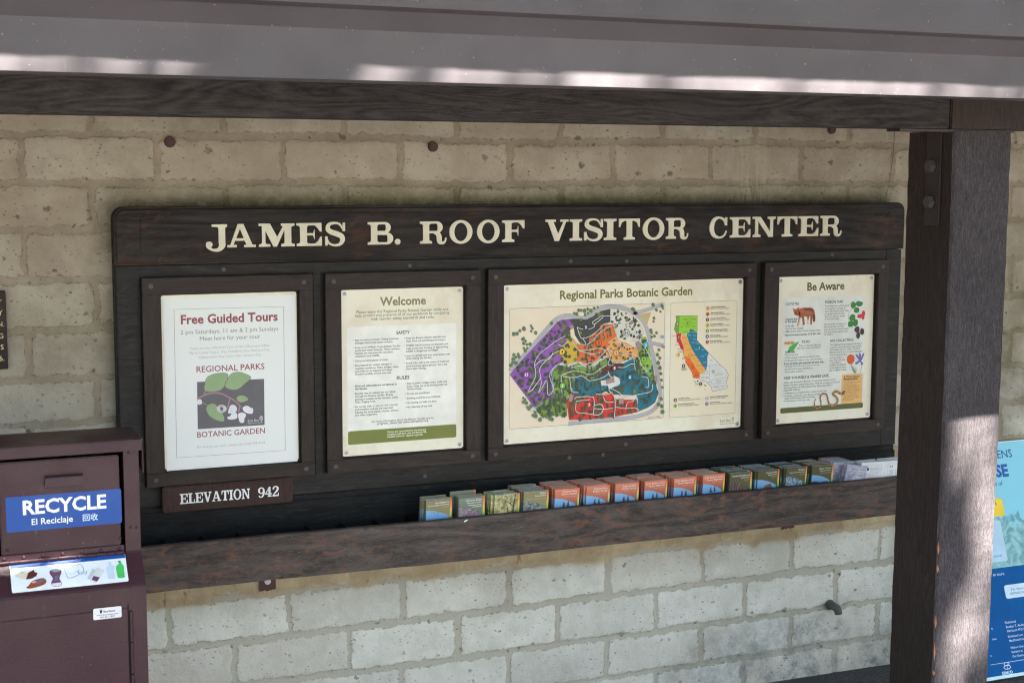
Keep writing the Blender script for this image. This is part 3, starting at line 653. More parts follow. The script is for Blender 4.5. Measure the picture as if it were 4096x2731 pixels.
# ---- welcome
def sign_welcome():
    e = panel_sign('information_sign', -.583, -.150, 'cream sign headed Welcome listing safety notes and rules')
    Z = zc(1300, 1100, 1.96); a = Art((0, 0, 0), conv=Z)
    a.text('Welcome', (430, 240), (792, 228), OLIVE_M, .03)
    a.up()
    for t, l, r_ in (('Please enjoy the Regional Parks Botanic Garden safely and', (246, 300), (965, 278)), ('help protect and preserve all of our parklands by complying', (236, 328), (973, 305)), ('with Garden safety standards and rules.', (360, 354), (858, 337))): a.text(t, l, r_, GRAY_O, .008)
    x0, z0 = Z(180, 1225); x1, z1 = Z(1028, 375); xb, zb = Z(1026, 1270); _, zbb = Z(184, 1325)
    b = Art((0, 0, 0)); b.lay = 1; b.rrect(x0, min(zbb, zb), x1, z1, .008, paint((240, 240, 230), .4))
    b.up(); b.rrect(x0, min(zbb, zb)+.0, x1, z0, .006, BAR)
    a.lay = 3
    a.text('SAFETY', (558, 463), (665, 459), INK, .025); a.text('RULES', (562, 818), (662, 813), INK, .025)
    A = [(('Stay on paths and trails. Taking shortcuts', 234, 518, 576, 503), ('damages plants and causes erosion.', 235, 540, 532, 527)),
         (('Keep out of Wildcat Creek, Botanic Garden', 235, 576, 588, 560), ('ponds and water features. These sensitive', 235, 598, 584, 583), ('habitats are important for our plant', 235, 621, 531, 608), ('collections and wildlife.', 235, 643, 428, 635)),
         (('Carry and drink plenty of water.', 235, 680, 497, 668),),
         (('Be prepared for sudden changes in', 236, 716, 521, 702), ('weather conditions. Paths, bridges, steps,', 236, 739, 577, 723), ('and trails can be slippery and steep.', 236, 761, 528, 748), ('Proceed carefully at your own risk.', 236, 784, 520, 770)),
         (('Keep the Botanic Garden beautiful and', 634, 502, 944, 488), ('clean. Pack out everything you bring in.', 634, 524, 946, 511)),
         (('Wildlife may be present on the paths and', 634, 558, 964, 545), ('trails at any time. Feeding or approaching', 634, 582, 965, 567), ('wildlife is dangerous and illegal.', 634, 604, 888, 592)),
         (('Learn to identify and then avoid poison oak', 634, 640, 980, 624), ('while visiting the Garden.', 634, 661, 838, 651)),
         (('Avoid ticks: walk in the center of trails and', 634, 697, 971, 681), ('avoid brushing against grasses. Do a tick', 634, 719, 959, 705), ('check after visiting.', 634, 742, 792, 734)),
         (('Dogs and other pets are not allowed in', 236, 877, 562, 860), ('the Garden.', 236, 899, 333, 894)),
         (('Bicycles may be walked, but not ridden', 236, 936, 553, 918), ('through the Botanic Garden. Bicycle', 236, 958, 532, 941), ('parking is available in the Garden\u2019s Camp', 236, 981, 571, 962), ('Oaks Staging Area.', 236, 1002, 395, 994)),
         (('Do not sit, walk, or play on rock outcrops', 236, 1039, 571, 1020), ('and boulders as these are important', 236, 1061, 535, 1044), ('habitats for small plants, mosses, lichens,', 236, 1084, 576, 1064), ('and other organisms.', 236, 1105, 412, 1095)),
         (('Stay on paths, bridges, steps, trails, and', 641, 856, 954, 839), ('lawns. Keep out of all planting beds and', 641, 879, 957, 861), ('Wildcat Creek.', 641, 900, 760, 894)),
         (('Drones are prohibited.', 641, 937, 822, 926),), (('Smoking and fires are prohibited.', 641, 972, 906, 956),), (('No running, no balls, no discs.', 641, 1007, 876, 992),), (('No collecting of any kind.', 641, 1042, 842, 1028),)]
    for k, it in enumerate(A):
        a.disc(it[0][1]-10, it[0][2]-7, .0011, INK, 8)
        for t, x, y, x2, y2 in it: a.text(t, (x, y), (x2, y2), INK, .014 if k != 8 else .03)
    a.text('For more information about the Botanic Garden and its', (366, 1154), (850, 1126), INK, .01); a.text('programs, please visit www.nativeplants.org', (409, 1170), (808, 1147), INK, .014)
    W = paint((235, 238, 215))
    for t, x, y, x2, y2 in (('Visitors are responsible for knowing and', 486, 1233, 789, 1216), ('complying with park rules (Ordinance 38),', 486, 1253, 797, 1233), ('available online at:  ebparks.org/rules', 486, 1272, 766, 1254)): a.text(t, (x, y), (x2, y2), W, .02)
    b.mb.add(a.mb.v, [], INK)
    o = len(b.mb.v)-len(a.mb.v)
    for f, i in zip(a.mb.f, a.mb.mi): b.mb.f.append(tuple(o+k for k in f)); b.mb.mi.append(b.mb.mat(a.mb.ms[i])); b.mb.sm.append(False)
    b.build('print', e)
OLIVE_M = paint((136, 134, 92)); GRAY_O = paint((122, 124, 100))
sign_welcome()

# ---- tours
def sign_tours():
    e = panel_sign('information_sign', -1.170, -.733, 'white poster headed Free Guided Tours with a leaf and flower emblem', False)
    WH = NT('laminated_paper', .3, .5); WH.col(L((.90, .915, .905))); WH = WH.m
    m = MB(); m.box(-1.1645, -.7375, -.0016, -.0004, -.0035, .5495, WH, 0); m.build('laminated_sheet', e)
    Z = zc(600, 1100, 1.844, -.0018); a = Art((0, -.0018, 0), conv=Z); a.lay = 1
    MR = paint((150, 74, 80)); GN = paint((110, 122, 118)); LG = paint((165, 170, 165))
    a.line([(177, 254), (985, 233), (998, 1291), (197, 1346)], .0014, GN, closed=True)
    a.text('Free Guided Tours', (228, 358), (943, 338), MR, .03)
    a.text('2 pm Saturdays, 11 am & 2 pm Sundays', (226, 437), (945, 410), paint((120, 122, 116)), -.004); a.text('Meet here for your tour', (368, 484), (812, 467), paint((120, 122, 116)), -.004)
    for t, x, y, x2, y2 in (('Tours are also offered at 2 pm on the following holidays:', 294, 548, 884, 527), ('Martin Luther King, Jr. Day, Presidents Day, Memorial Day,', 291, 581, 887, 560), ('Independence Day, Labor Day, Veterans Day', 360, 612, 820, 596), ('For free group tours, please call (510) 544-3169', 350, 1276, 848, 1242)): a.text(t, (x, y), (x2, y2), LG, -.006)
    a.text('REGIONAL PARKS', (343, 717), (845, 693), MR, .012, vstretch=1); a.text('BOTANIC GARDEN', (349, 1197), (848, 1164), MR, .012)
    DK = paint((98, 95, 100)); a.poly([(347, 788), (841, 765), (845, 1104), (352, 1136)], DK)
    a.up(); LF = paint((146, 172, 125)); ST = paint((165, 128, 138)); FL = paint((228, 228, 232)); OL = paint((98, 95, 100))
    def leaf(p): a.poly(p, LF, sm=4); a.up(); a.line(p, .0012, OL, sm=4, closed=True); a.lay -= 1
    leaf([(408, 855), (405, 800), (425, 750), (490, 725), (571, 727), (565, 780), (540, 830), (500, 855)]); leaf([(552, 820), (570, 770), (600, 727), (650, 715), (700, 727), (745, 755), (700, 800), (650, 840), (600, 845)])
    leaf([(636, 910), (660, 887), (700, 890), (725, 915), (700, 933), (660, 937)]); leaf([(415, 975), (440, 950), (480, 950), (510, 985), (540, 1030), (546, 1076), (490, 1070), (440, 1040), (418, 1005)])
    a.up(2); a.line([(347, 912), (400, 885), (450, 870), (520, 872), (580, 900), (630, 930), (660, 970), (650, 1010)], .0052, ST, 5); a.line([(395, 885), (412, 850)], .004, ST); a.line([(590, 905), (578, 960), (560, 1000)], .0045, ST); a.line([(385, 940), (425, 960)], .003, ST); a.line([(640, 930), (680, 980)], .003, ST)
    a.up()
    for c in ((366, 935),): a.disc(*c, .009, FL, 12, wob=.2)
    for p in ([(575, 1015), (590, 965), (615, 955), (640, 975), (635, 1008), (600, 1018)], [(570, 1045), (590, 1040), (605, 1015), (640, 1018), (640, 1055), (600, 1065), (575, 1060)], [(650, 1025), (680, 1012), (708, 1030), (695, 1060), (693, 1085), (662, 1084)], [(685, 975), (715, 962), (745, 978), (760, 985), (755, 1020), (715, 1018), (690, 1000)]): a.poly(p, FL, sm=3)
    for k in range(9): t = k/9*6.28; a.disc(528+24*math.cos(t), 985+22*math.sin(t), .0062, FL, 9, ry=.0045)
    a.text('East Bay', (722, 1082), (803, 1077), FL, -.004); a.text('Regional Park District', (722, 1098), (836, 1089), FL, -.004); bay_leaf(a, 820, 1056, .007, FL)
    a.up(); 
    a.build('print', e)
def bay_leaf(a, x, y, r, m):
    cx, cz = a.conv(x, y); c = a.conv; a.conv = lambda u, v: (u, v)
    a.line([(cx+r*.75*math.sin(t)*(1 if t < 3.15 else 1), cz+r*1.25*math.cos(t)) for t in [k*.628 for k in range(10)]], r*.16, m, closed=True)
    a.line([(cx, cz-r*2), (cx, cz+r*.9)], r*.16, m)
    for k in (-.5, 0, .45):
        for s_ in (-1, 1): a.line([(cx, cz+k*r), (cx+s_*r*.5, cz+k*r+r*.45)], r*.13, m)
    a.conv = c
sign_tours()

# ---- garden map
def sign_map():
    e = panel_sign('map_sign', 0, .964, 'wide garden map sign headed Regional Parks Botanic Garden with numbered coloured sections')
    e['category'] = 'map sign'; rs = random.Random(4)
    Z1 = zc(1950, 1050, 1.96); Z = zc(2000, 1190, 3.075); a = Art((0, 0, 0), conv=Z1); lay0 = 1
    a.lay = 1; OL = paint((120, 116, 55))
    def frame(c, r_=.008):
        x0 = min(Z1(*p)[0] for p in c); x1 = max(Z1(*p)[0] for p in c); z0 = sum(Z1(*p)[1] for p in c[2:])/2; z1 = sum(Z1(*p)[1] for p in c[:2])/2; return x0, z0, x1, z1
    fm = frame([(172, 360), (1391, 316), (1378, 1222), (168, 1303)]); fc = frame([(1437, 315), (1956, 294), (1940, 1180), (1424, 1217)])
    BG = parchment('map_field', (.92, .86, .755), (.93, .88, .79)); CB = parchment('legend_field', (.925, .88, .77), (.91, .86, .74))
    a.rrect(*fm, .008, BG); a.rrect(*fc, .008, CB); a.up(); a.rrect(*fc, .008, OL, hole=.0011)
    a.text('Regional Parks Botanic Garden', (567, 290), (1605, 250), OLIVE, .028)
    a.text('East Bay', (1822, 1251), (1907, 1244), OLIVE, .0); a.text('Regional Park District', (1822, 1270), (1937, 1260), OLIVE, .0); bay_leaf(a, 1924, 1226, .0062, OLIVE)
    a.conv = Z; cl = lambda p: [(min(max(x, 118), 2022), min(max(y, 70), 1560)) for x, y in p]
    def inside(x, y):
        q = Z(x, y); return fm[0]+.002 < q[0] < fm[2]-.002 and fm[1]+.002 < q[1] < fm[3]-.002
    ROAD = paint((178, 178, 182)); OUTL = paint((92, 92, 92))
    road = [(122, 900), (400, 590), (620, 335), (700, 262), (780, 228), (880, 226), (980, 252), (1060, 245), (1140, 195), (1240, 130), (1350, 108), (1500, 125), (1620, 170), (1710, 235), (1780, 330), (1830, 470), (1865, 640), (1905, 820), (1945, 1000), (1972, 1180), (1955, 1290), (1880, 1385), (1760, 1440), (1560, 1480), (1200, 1510), (960, 1535), (840, 1550)]
    for wd, mm in ((.0155, OUTL), (.0145, ROAD)): a.line(road, wd, mm, 4); a.line([(1640, 190), (1760, 165), (1900, 120), (2010, 85)], wd*.9, mm, 3); a.line([(1870, 560), (2010, 590)], wd*.9, mm); a.up()
    a.poly([(1705, 205), (1860, 180), (1805, 345)], paint((196, 180, 120)))
    a.up()
    secs = {'11': ((146, 84, 172), [(118, 945), (300, 735), (560, 455), (700, 300), (760, 268), (850, 262), (905, 350), (860, 400), (870, 480), (800, 560), (720, 690), (775, 740), (775, 800), (690, 830), (645, 890), (650, 1000), (660, 1150), (660, 1235), (580, 1250), (420, 1350)]),
     '3': ((62, 62, 64), [(850, 262), (960, 262), (1060, 272), (1140, 232), (1240, 165), (1355, 138), (1355, 300), (1240, 330), (1190, 410), (1110, 460), (1085, 560), (1040, 575), (985, 560), (920, 460), (905, 350)]),
     '10': ((226, 220, 205), [(1355, 138), (1480, 146), (1620, 215), (1710, 300), (1765, 420), (1745, 500), (1690, 545), (1560, 520), (1440, 500), (1430, 430), (1385, 330), (1355, 300)]),
     '2': ((230, 112, 44), [(1240, 330), (1385, 330), (1430, 470), (1330, 540), (1300, 700), (1180, 790), (1060, 855), (1000, 800), (945, 780), (950, 560), (1050, 577), (1085, 560), (1110, 460), (1190, 410)]),
     '1': ((238, 166, 92), [(1330, 540), (1430, 470), (1450, 530), (1560, 560), (1700, 640), (1690, 745), (1600, 745), (1500, 790), (1400, 790), (1320, 720), (1300, 700)]),
     '4': ((214, 180, 48), [(860, 400), (870, 480), (920, 530), (950, 560), (945, 780), (880, 800), (800, 832), (775, 800), (775, 740), (720, 690), (800, 560)]),
     '5': ((122, 158, 62), [(645, 890), (700, 840), (860, 850), (960, 800), (1050, 860), (1180, 830), (1300, 740), (1330, 800), (1250, 900), (1230, 960), (1090, 1020), (1000, 970), (925, 970), (920, 1100), (890, 1170), (828, 1210), (822, 1455), (490, 1448), (420, 1350), (580, 1250), (660, 1235), (650, 1000)]),
     '8': ((92, 38, 40), [(1300, 740), (1345, 740), (1380, 800), (1525, 810), (1525, 872), (1360, 910), (1230, 960), (1250, 900), (1330, 800)]),
     '6': ((22, 112, 132), [(1525, 805), (1640, 745), (1660, 900), (1780, 930), (1880, 925), (1948, 1180), (1905, 1290), (1820, 1350), (1700, 1400), (1690, 1260), (1670, 1200), (1400, 1190), (1300, 1150), (1200, 1200), (900, 1215), (890, 1170), (925, 970), (1000, 970), (1090, 1020), (1230, 960), (1360, 910), (1525, 872)]),
     '9': ((142, 188, 78), [(1640, 745), (1690, 745), (1700, 640), (1745, 500), (1790, 480), (1830, 600), (1860, 760), (1880, 850), (1900, 960), (1905, 1090), (1800, 925), (1700, 915), (1660, 890)]),
     '7': ((216, 50, 40), [(895, 1165), (920, 1212), (1200, 1200), (1385, 1165), (1420, 1250), (1690, 1260), (1692, 1405), (1380, 1470), (1100, 1495), (848, 1505), (818, 1260)])}
    a.auto = .03
    for k, (c, p) in secs.items(): a.poly(p, paint(c))
    a.auto = 0
    a.up()
    for k, (c, p) in secs.items(): a.line(p, .0007, paint((50, 55, 50)), closed=True)
    def inp(x, y, p):
        r_ = False; n = len(p)
        for i in range(n):
            x1, y1 = p[i]; x2, y2 = p[i-1]
            if (y1 > y) != (y2 > y) and x < (x2-x1)*(y-y1)/(y2-y1)+x1: r_ = not r_
        return r_
    # hatch marks in every section
    for k, (c, p) in secs.items():
        xs_ = [q[0] for q in p]; ys_ = [q[1] for q in p]; d = paint(tuple(int(v*.74) for v in c)); n = int((max(xs_)-min(xs_))*(max(ys_)-min(ys_))/1500)
        for _ in range(n):
            x, y = rs.uniform(min(xs_), max(xs_)), rs.uniform(min(ys_), max(ys_))
            if inp(x, y, p) and inp(x+14, y+3, p): a.line([(x, y), (x+7, y-3), (x+14, y+2)], .0006, d)
    a.up(); PW = paint((222, 222, 218)); WT = paint((150, 188, 200))
    a.line([(370, 1405), (470, 1330), (570, 1262), (640, 1245), (662, 1220), (658, 1100), (640, 990), (640, 900), (700, 845), (770, 830), (840, 852), (900, 800), (960, 790), (1010, 800), (1085, 868), (1180, 825), (1250, 765), (1310, 722), (1370, 770), (1430, 805), (1520, 780), (1600, 742), (1645, 752), (1660, 880), (1700, 912), (1780, 918), (1880, 850)], .0034, WT, 3)
    a.up()
    paths = [[(805, 465), (700, 520), (620, 580), (480, 690), (420, 800), (430, 900), (425, 980), (345, 1140), (380, 1140), (440, 1060), (490, 980), (480, 880), (540, 790), (650, 690), (740, 640)],
     [(425, 830), (500, 770), (600, 750), (640, 680)], [(490, 980), (500, 1060), (465, 1170), (520, 1090), (570, 1010), (580, 1190), (640, 1150), (640, 1080), (605, 980), (620, 900), (690, 830), (770, 790)],
     [(710, 575), (760, 590), (830, 540)], [(940, 360), (980, 480), (1010, 500), (1110, 470), (1200, 400), (1280, 325), (1400, 315), (1560, 335), (1650, 380), (1720, 470), (1770, 430)],
     [(940, 360), (1000, 385), (1110, 380), (1160, 340), (1130, 300), (1260, 215)], [(1150, 330), (1250, 250), (1270, 225), (1360, 230), (1380, 280), (1480, 300), (1520, 260), (1480, 220), (1360, 225)],
     [(1010, 500), (1050, 575), (960, 565), (890, 545), (960, 640), (1000, 660), (1120, 690), (1220, 680)], [(1060, 580), (1140, 520), (1220, 430), (1310, 370), (1370, 350)], [(960, 650), (1080, 640), (1200, 620), (1280, 640)],
     [(1030, 815), (1150, 790), (1250, 700), (1310, 625), (1400, 680), (1500, 700), (1600, 690), (1700, 730), (1730, 830), (1800, 900)], [(1310, 625), (1350, 720), (1320, 820), (1380, 830)], [(1450, 500), (1540, 520), (1700, 515), (1730, 470), (1720, 540), (1780, 620), (1850, 760)],
     [(1450, 420), (1510, 350), (1600, 400), (1680, 470)], [(1370, 540), (1460, 545), (1480, 600), (1460, 660)], [(1520, 570), (1540, 610), (1640, 600)],
     [(860, 860), (960, 840), (1060, 830)], [(755, 1170), (745, 1000), (760, 950), (880, 905), (1000, 910), (1070, 940), (1150, 930), (1240, 860), (1310, 830)], [(770, 970), (900, 980), (1000, 960), (1060, 1000), (1100, 1020), (1250, 985), (1330, 930)],
     [(850, 980), (860, 1080), (880, 1150), (960, 1165)], [(1440, 855), (1520, 855), (1600, 815), (1660, 815)], [(1320, 900), (1350, 970), (1420, 985), (1460, 1060), (1400, 1090), (1330, 1130), (1390, 1200), (1410, 1290), (1400, 1470)],
     [(1350, 1110), (1450, 1160), (1530, 1215), (1680, 1190), (1850, 1150), (1870, 1060)], [(1740, 975), (1810, 985), (1820, 1090), (1780, 1100)], [(910, 1250), (940, 1220), (1100, 1215), (1150, 1250), (1140, 1440)], [(930, 1270), (1100, 1250)], [(930, 1280), (930, 1400), (1060, 1420), (1200, 1440), (1260, 1380), (1240, 1310), (1150, 1320)],
     [(1260, 1215), (1300, 1280), (1390, 1280)], [(1150, 1360), (1250, 1370), (1380, 1355)], [(1410, 1240), (1540, 1230), (1670, 1210), (1680, 1300)], [(1410, 1340), (1540, 1360), (1640, 1350), (1700, 1380)], [(1540, 1360), (1560, 1290), (1640, 1270)], [(1380, 1160), (1300, 1190), (1170, 1180)]]
    a.up(); DG = [paint(c) for c in ((52, 66, 54), (62, 78, 58), (72, 88, 62))]; YG = paint((112, 128, 48)); OG = paint((92, 122, 88)); CG = paint((84, 98, 62))
    dens = {'11': 175, '3': 26, '10': 70, '2': 75, '1': 32, '4': 16, '5': 150, '8': 5, '6': 105, '9': 44, '7': 95}
    trees = []
    for k, n in dens.items():
        p = secs[k][1]; xs_ = [q[0] for q in p]; ys_ = [q[1] for q in p]; c = 0; t = 0
        while c < n and t < n*20:
            t += 1; x, y = rs.uniform(min(xs_), max(xs_)), rs.uniform(min(ys_), max(ys_))
            if inp(x, y, p) and inp(x-12, y, p) and inp(x+12, y, p): trees.append((y, x, k)); c += 1
    for (x, y) in [(165, 445), (205, 440), (240, 405), (290, 380), (378, 345), (395, 375), (380, 410), (435, 430), (630, 315), (290, 495), (275, 510), (310, 530), (285, 560), (325, 575), (365, 570), (290, 620), (330, 620), (305, 650), (165, 700), (220, 695), (160, 755), (190, 730), (230, 725), (150, 800), (190, 800), (130, 830), (910, 190), (940, 200), (965, 155), (995, 155), (1035, 160), (1075, 140), (1115, 160), (1155, 130), (1200, 118), (1045, 210), (1080, 190), (1630, 140), (1650, 150),
                   (1880, 85), (1920, 150), (1990, 100), (2000, 130), (1970, 170), (1890, 250), (1885, 290), (1850, 400), (1860, 430), (1920, 430), (1860, 480), (1895, 470), (1950, 640), (1930, 700), (1960, 740), (1940, 800), (1960, 860), (1970, 930), (1980, 1010), (1990, 1100), (1975, 1240), (1940, 1310), (1980, 1330), (1990, 1400), (280, 1230), (300, 1250), (280, 1280), (315, 1290), (330, 1340), (350, 1360), (375, 1330), (425, 1405), (400, 1445), (430, 1450), (485, 1495), (520, 1460), (560, 1455), (600, 1480), (630, 1490)]: trees.append((y, x, 'o'))
    trees.sort(); a.auto = .035
    for i, (y, x, k) in enumerate(trees):
        if not inside(x, y): continue
        con = (k == '5' and rs.random() < .65) or (k == '7' and rs.random() < .75) or (k == '6' and rs.random() < .6 and x < 1250) or (k in '29' and rs.random() < .25)
        if con:
            h = rs.uniform(60, 105); wd = h*.15; a.poly([(x-wd, y+h*.3), (x-wd*.7, y-h*.2), (x, y-h*.6), (x+wd*.7, y-h*.2), (x+wd, y+h*.3)], rs.choice([CG, CG, DG[1]]))
        else:
            r_ = rs.uniform(.0042, .0078)*(.75 if k in ('10', '1', '2') else 1); mm = OG if k == 'o' else (YG if rs.random() < .13 else rs.choice(DG))
            if k == 'o': a.disc(x+5, y+7, r_, paint((160, 150, 125)), 9, wob=.1)
            a.disc(x, y, r_, mm, 11, wob=.13); 
    a.auto = .04
    for p in paths: a.line(p, .0024, PW, 3)
    a.poly([(1230, 1020), (1300, 1010), (1400, 960), (1460, 990), (1470, 1050), (1400, 1090), (1330, 1120), (1320, 1080), (1240, 1080)], PW)
    a.auto = 0; a.up(); PK = paint((168, 142, 138)); 
    for q in ([(835, 345), (890, 330), (905, 375), (860, 388)], [(1290, 1000), (1395, 970), (1400, 1035), (1300, 1060)], [(1660, 560), (1700, 535), (1740, 620), (1690, 640)], [(1590, 290), (1620, 278), (1640, 310), (1605, 328)], [(850, 1190), (900, 1200), (880, 1275), (832, 1270)], [(1450, 1245), (1510, 1235), (1515, 1300), (1455, 1308)], [(1890, 960), (1915, 955), (1930, 1025), (1895, 1030)], [(1985, 590), (2020, 590), (2020, 622), (1990, 618)]): a.poly(q, PK); a.up(); a.line(q, .0006, INK, closed=True); a.lay -= 1
    a.up(2)
    for k, x, y, c, d in (('11', 315, 945, (170, 85, 180), 1), ('3', 1047, 362, (66, 64, 68), 1), ('2', 1207, 553, (240, 110, 35), 0), ('4', 755, 663, (238, 205, 60), 0), ('10', 1552, 430, (232, 228, 218), 0), ('1', 1420, 677, (248, 180, 110), 0), ('9', 1758, 757, (140, 205, 60), 0), ('8', 1400, 863, (122, 38, 42), 1), ('6', 1590, 975, (20, 125, 155), 1), ('5', 760, 1080, (120, 185, 70), 1), ('7', 1090, 1315, (220, 45, 40), 1)):
        a.disc(x, y, .0122, paint((34, 34, 34)), 22); a.up(); a.disc(x, y, .0105, paint(c), 22); a.up(); cx, cz = Z(x, y); a.text(k, (cx, cz-.0054), None, paint((245, 245, 240)) if d else paint((30, 30, 30)), .03, .0150, 'C', raw=True); a.lay -= 2
    a.disc(1783, 577, .0108, paint((40, 175, 185)), 20); a.up(); W = paint((235, 245, 245))
    for i, t in enumerate(('YOU', 'ARE', 'HERE')): cx, cz = Z(1783, 566+i*17); a.text(t, (cx, cz-.0016), None, W, .02, .0052, 'C', raw=True)
    a.lay -= 1; x, z = Z(1990, 482); a.rrect(x-.005, z-.005, x+.005, z+.005, .001, paint((30, 140, 190))); a.up(); a.text('P', (x, z-.003), None, W, .02, .008, 'C', raw=True)
    a.text('WILLIAM S. WELLS', (1808, 1479), (1972, 1470), INK, 0)
    a.lay = 6; a.rrect(*fm, .008, OL, hole=.0011)
    # California
    C = zc(2660, 1180, 2.903); a.conv = C; a.lay = 3
    ca = [(122, 241), (376, 240), (370, 525), (503, 668), (640, 808), (712, 870), (716, 890), (738, 935), (722, 960), (720, 985), (708, 1010), (712, 1045), (727, 1055), (720, 1080), (554, 1120), (545, 1100), (538, 1065), (500, 1030), (470, 1000), (440, 998), (415, 985), (400, 967), (322, 958), (318, 908), (278, 840), (235, 775), (240, 745), (215, 700), (212, 645), (182, 620), (160, 560), (138, 540), (133, 445), (105, 395), (118, 340), (130, 300)]
    a.poly(ca, paint((222, 222, 216))); a.up()
    a.poly([(122, 241), (376, 240), (372, 430), (190, 462), (190, 440), (133, 442), (105, 395), (118, 340), (130, 300)], paint((150, 205, 50))); a.up()
    a.poly([(122, 243), (166, 243), (160, 442), (133, 442), (105, 395), (118, 340), (130, 300)], paint((118, 165, 60)))
    a.poly([(133, 445), (190, 440), (180, 500), (200, 560), (215, 600), (215, 645), (182, 620), (160, 560), (138, 540)], paint((214, 38, 42)))
    a.poly([(192, 464), (250, 462), (275, 540), (310, 620), (350, 690), (410, 780), (475, 875), (450, 905), (405, 912), (370, 870), (330, 810), (290, 740), (245, 715), (215, 690), (212, 640), (215, 600), (185, 500)], paint((240, 172, 84)))
    a.poly([(250, 455), (290, 425), (285, 395), (310, 395), (335, 410), (372, 440), (370, 525), (503, 668), (490, 720), (488, 830), (475, 875), (410, 780), (350, 690), (310, 620), (275, 540)], paint((18, 122, 148))); a.up()
    a.poly([(218, 700), (290, 735), (325, 790), (360, 850), (405, 912), (400, 965), (322, 958), (318, 908), (278, 840), (235, 775), (240, 745)], paint((240, 108, 30))); a.poly([(208, 650), (222, 660), (220, 705), (212, 690)], paint((230, 205, 50)))
    for p in ([(330, 995), (345, 1000), (335, 1005)], [(343, 1002), (362, 1000), (352, 1012)], [(368, 990), (390, 992), (385, 1004), (370, 1002)], [(452, 1040), (470, 1043), (478, 1056), (462, 1055)], [(390, 1062), (404, 1062), (396, 1068)], [(457, 1083), (470, 1104), (460, 1098)]): a.poly(p, paint((45, 45, 45)))
    a.up(); a.line(ca, .0011, paint((40, 40, 40)), closed=True); GL = paint((70, 70, 60))
    for p in ([(292, 241), (292, 400)], [(160, 325), (215, 320), (225, 330), (370, 322)], [(190, 410), (215, 330)], [(245, 412), (370, 420)], [(166, 243), (160, 440)], [(503, 668), (488, 820)], [(400, 915), (515, 912)], [(515, 820), (515, 990)], [(365, 830), (640, 808)], [(515, 990), (730, 950)], [(530, 1030), (710, 1012)], [(625, 1020), (622, 1100)], [(440, 920), (450, 990), (415, 985)], [(195, 500), (260, 495)], [(215, 570), (300, 560)], [(220, 645), (310, 620)], [(245, 715), (350, 690)], [(290, 740), (330, 740), (400, 720)], [(330, 810), (400, 760)], [(320, 905), (400, 900)], [(282, 540), (370, 525)], [(330, 600), (420, 560)], [(380, 720), (500, 690)], [(410, 770), (490, 740)]): a.line(p, .0005, GL)
    a.up()
    for k, x, y, c, d in (('5', 143, 333, (118, 165, 60), 1), ('9', 261, 330, (150, 205, 50), 0), ('7', 158, 489, (190, 35, 40), 1), ('4', 151, 694, (235, 205, 50), 0), ('1', 289, 698, (242, 176, 90), 0), ('2', 318, 838, (240, 108, 30), 0), ('8', 214, 822, (110, 40, 42), 1), ('10', 560, 888, (226, 226, 220), 0), ('3', 412, 1030, (60, 60, 64), 1), ('6', 397, 604, (18, 122, 148), 1),
                          ('1', 495, 155, (248, 180, 110), 0), ('2', 494, 221, (240, 100, 30), 0), ('3', 492, 286, (66, 64, 68), 1), ('4', 491, 351, (235, 205, 50), 0), ('5', 490, 416, (120, 175, 70), 1), ('6', 489, 481, (20, 115, 140), 1), ('7', 489, 545, (220, 40, 40), 1), ('8', 118, 1219, (122, 38, 42), 1), ('9', 117, 1286, (140, 205, 60), 0), ('10', 484, 1197, (232, 228, 215), 0), ('11', 484, 1262, (160, 75, 175), 1)):
        a.disc(x, y, .0071, paint((34, 34, 34)), 18); a.up(); a.disc(x, y, .0062, paint(c), 18); a.up(); cx, cz = C(x, y); a.text(k, (cx, cz-.0034), None, paint((245, 245, 240)) if d else paint((30, 30, 30)), .02, .0094, 'C', raw=True); a.lay -= 2
    for t1, t2, x, y, x2 in (('Valley-Foothill Section', 'Beds 101-123 (YELLOW LABELS)', 531, 148, 704), ('Santa Lucia Section', 'Beds 201-288 (ORANGE LABELS)', 530, 213, 679), ('Channel Island Section', 'Beds 301-320 (BLACK LABELS)', 528, 279, 703), ('Franciscan Section', 'Beds 401-413 (YELLOW LABELS)', 527, 345, 671), ('Pacific Rainforest Section', 'Beds 501-524 (GREEN LABELS)', 526, 411, 723), ('Sierran Section', 'Beds 601-672 (BLUE LABELS)', 525, 476, 642), ('Redwood Section', 'Beds 701-735 (RED LABELS)', 524, 540, 657), ('Sea Bluff Section', 'Beds 801-818 (DARK BROWN LABELS)', 154, 1206, 285), ('Shasta-Klamath Section', 'Beds 901-928 (GREEN LABELS)', 152, 1272, 340), ('Southern California Section', 'Beds 1-37 (SAND LABELS)', 520, 1186, 731), ('Canyon Section', 'Beds 1301-1319 (PURPLE LABELS)', 519, 1250, 637)):
        a.text(t1, (x, y), (x2, y-(x2-x)*.05), INK, .02); n2 = (x2-x)/len(t1)*len(t2)*1.02; a.text(t2, (x, y+20), (x+n2, y+20-n2*.05), INK, 0)
    cn = paint((70, 62, 50)); cw = paint((190, 215, 220))
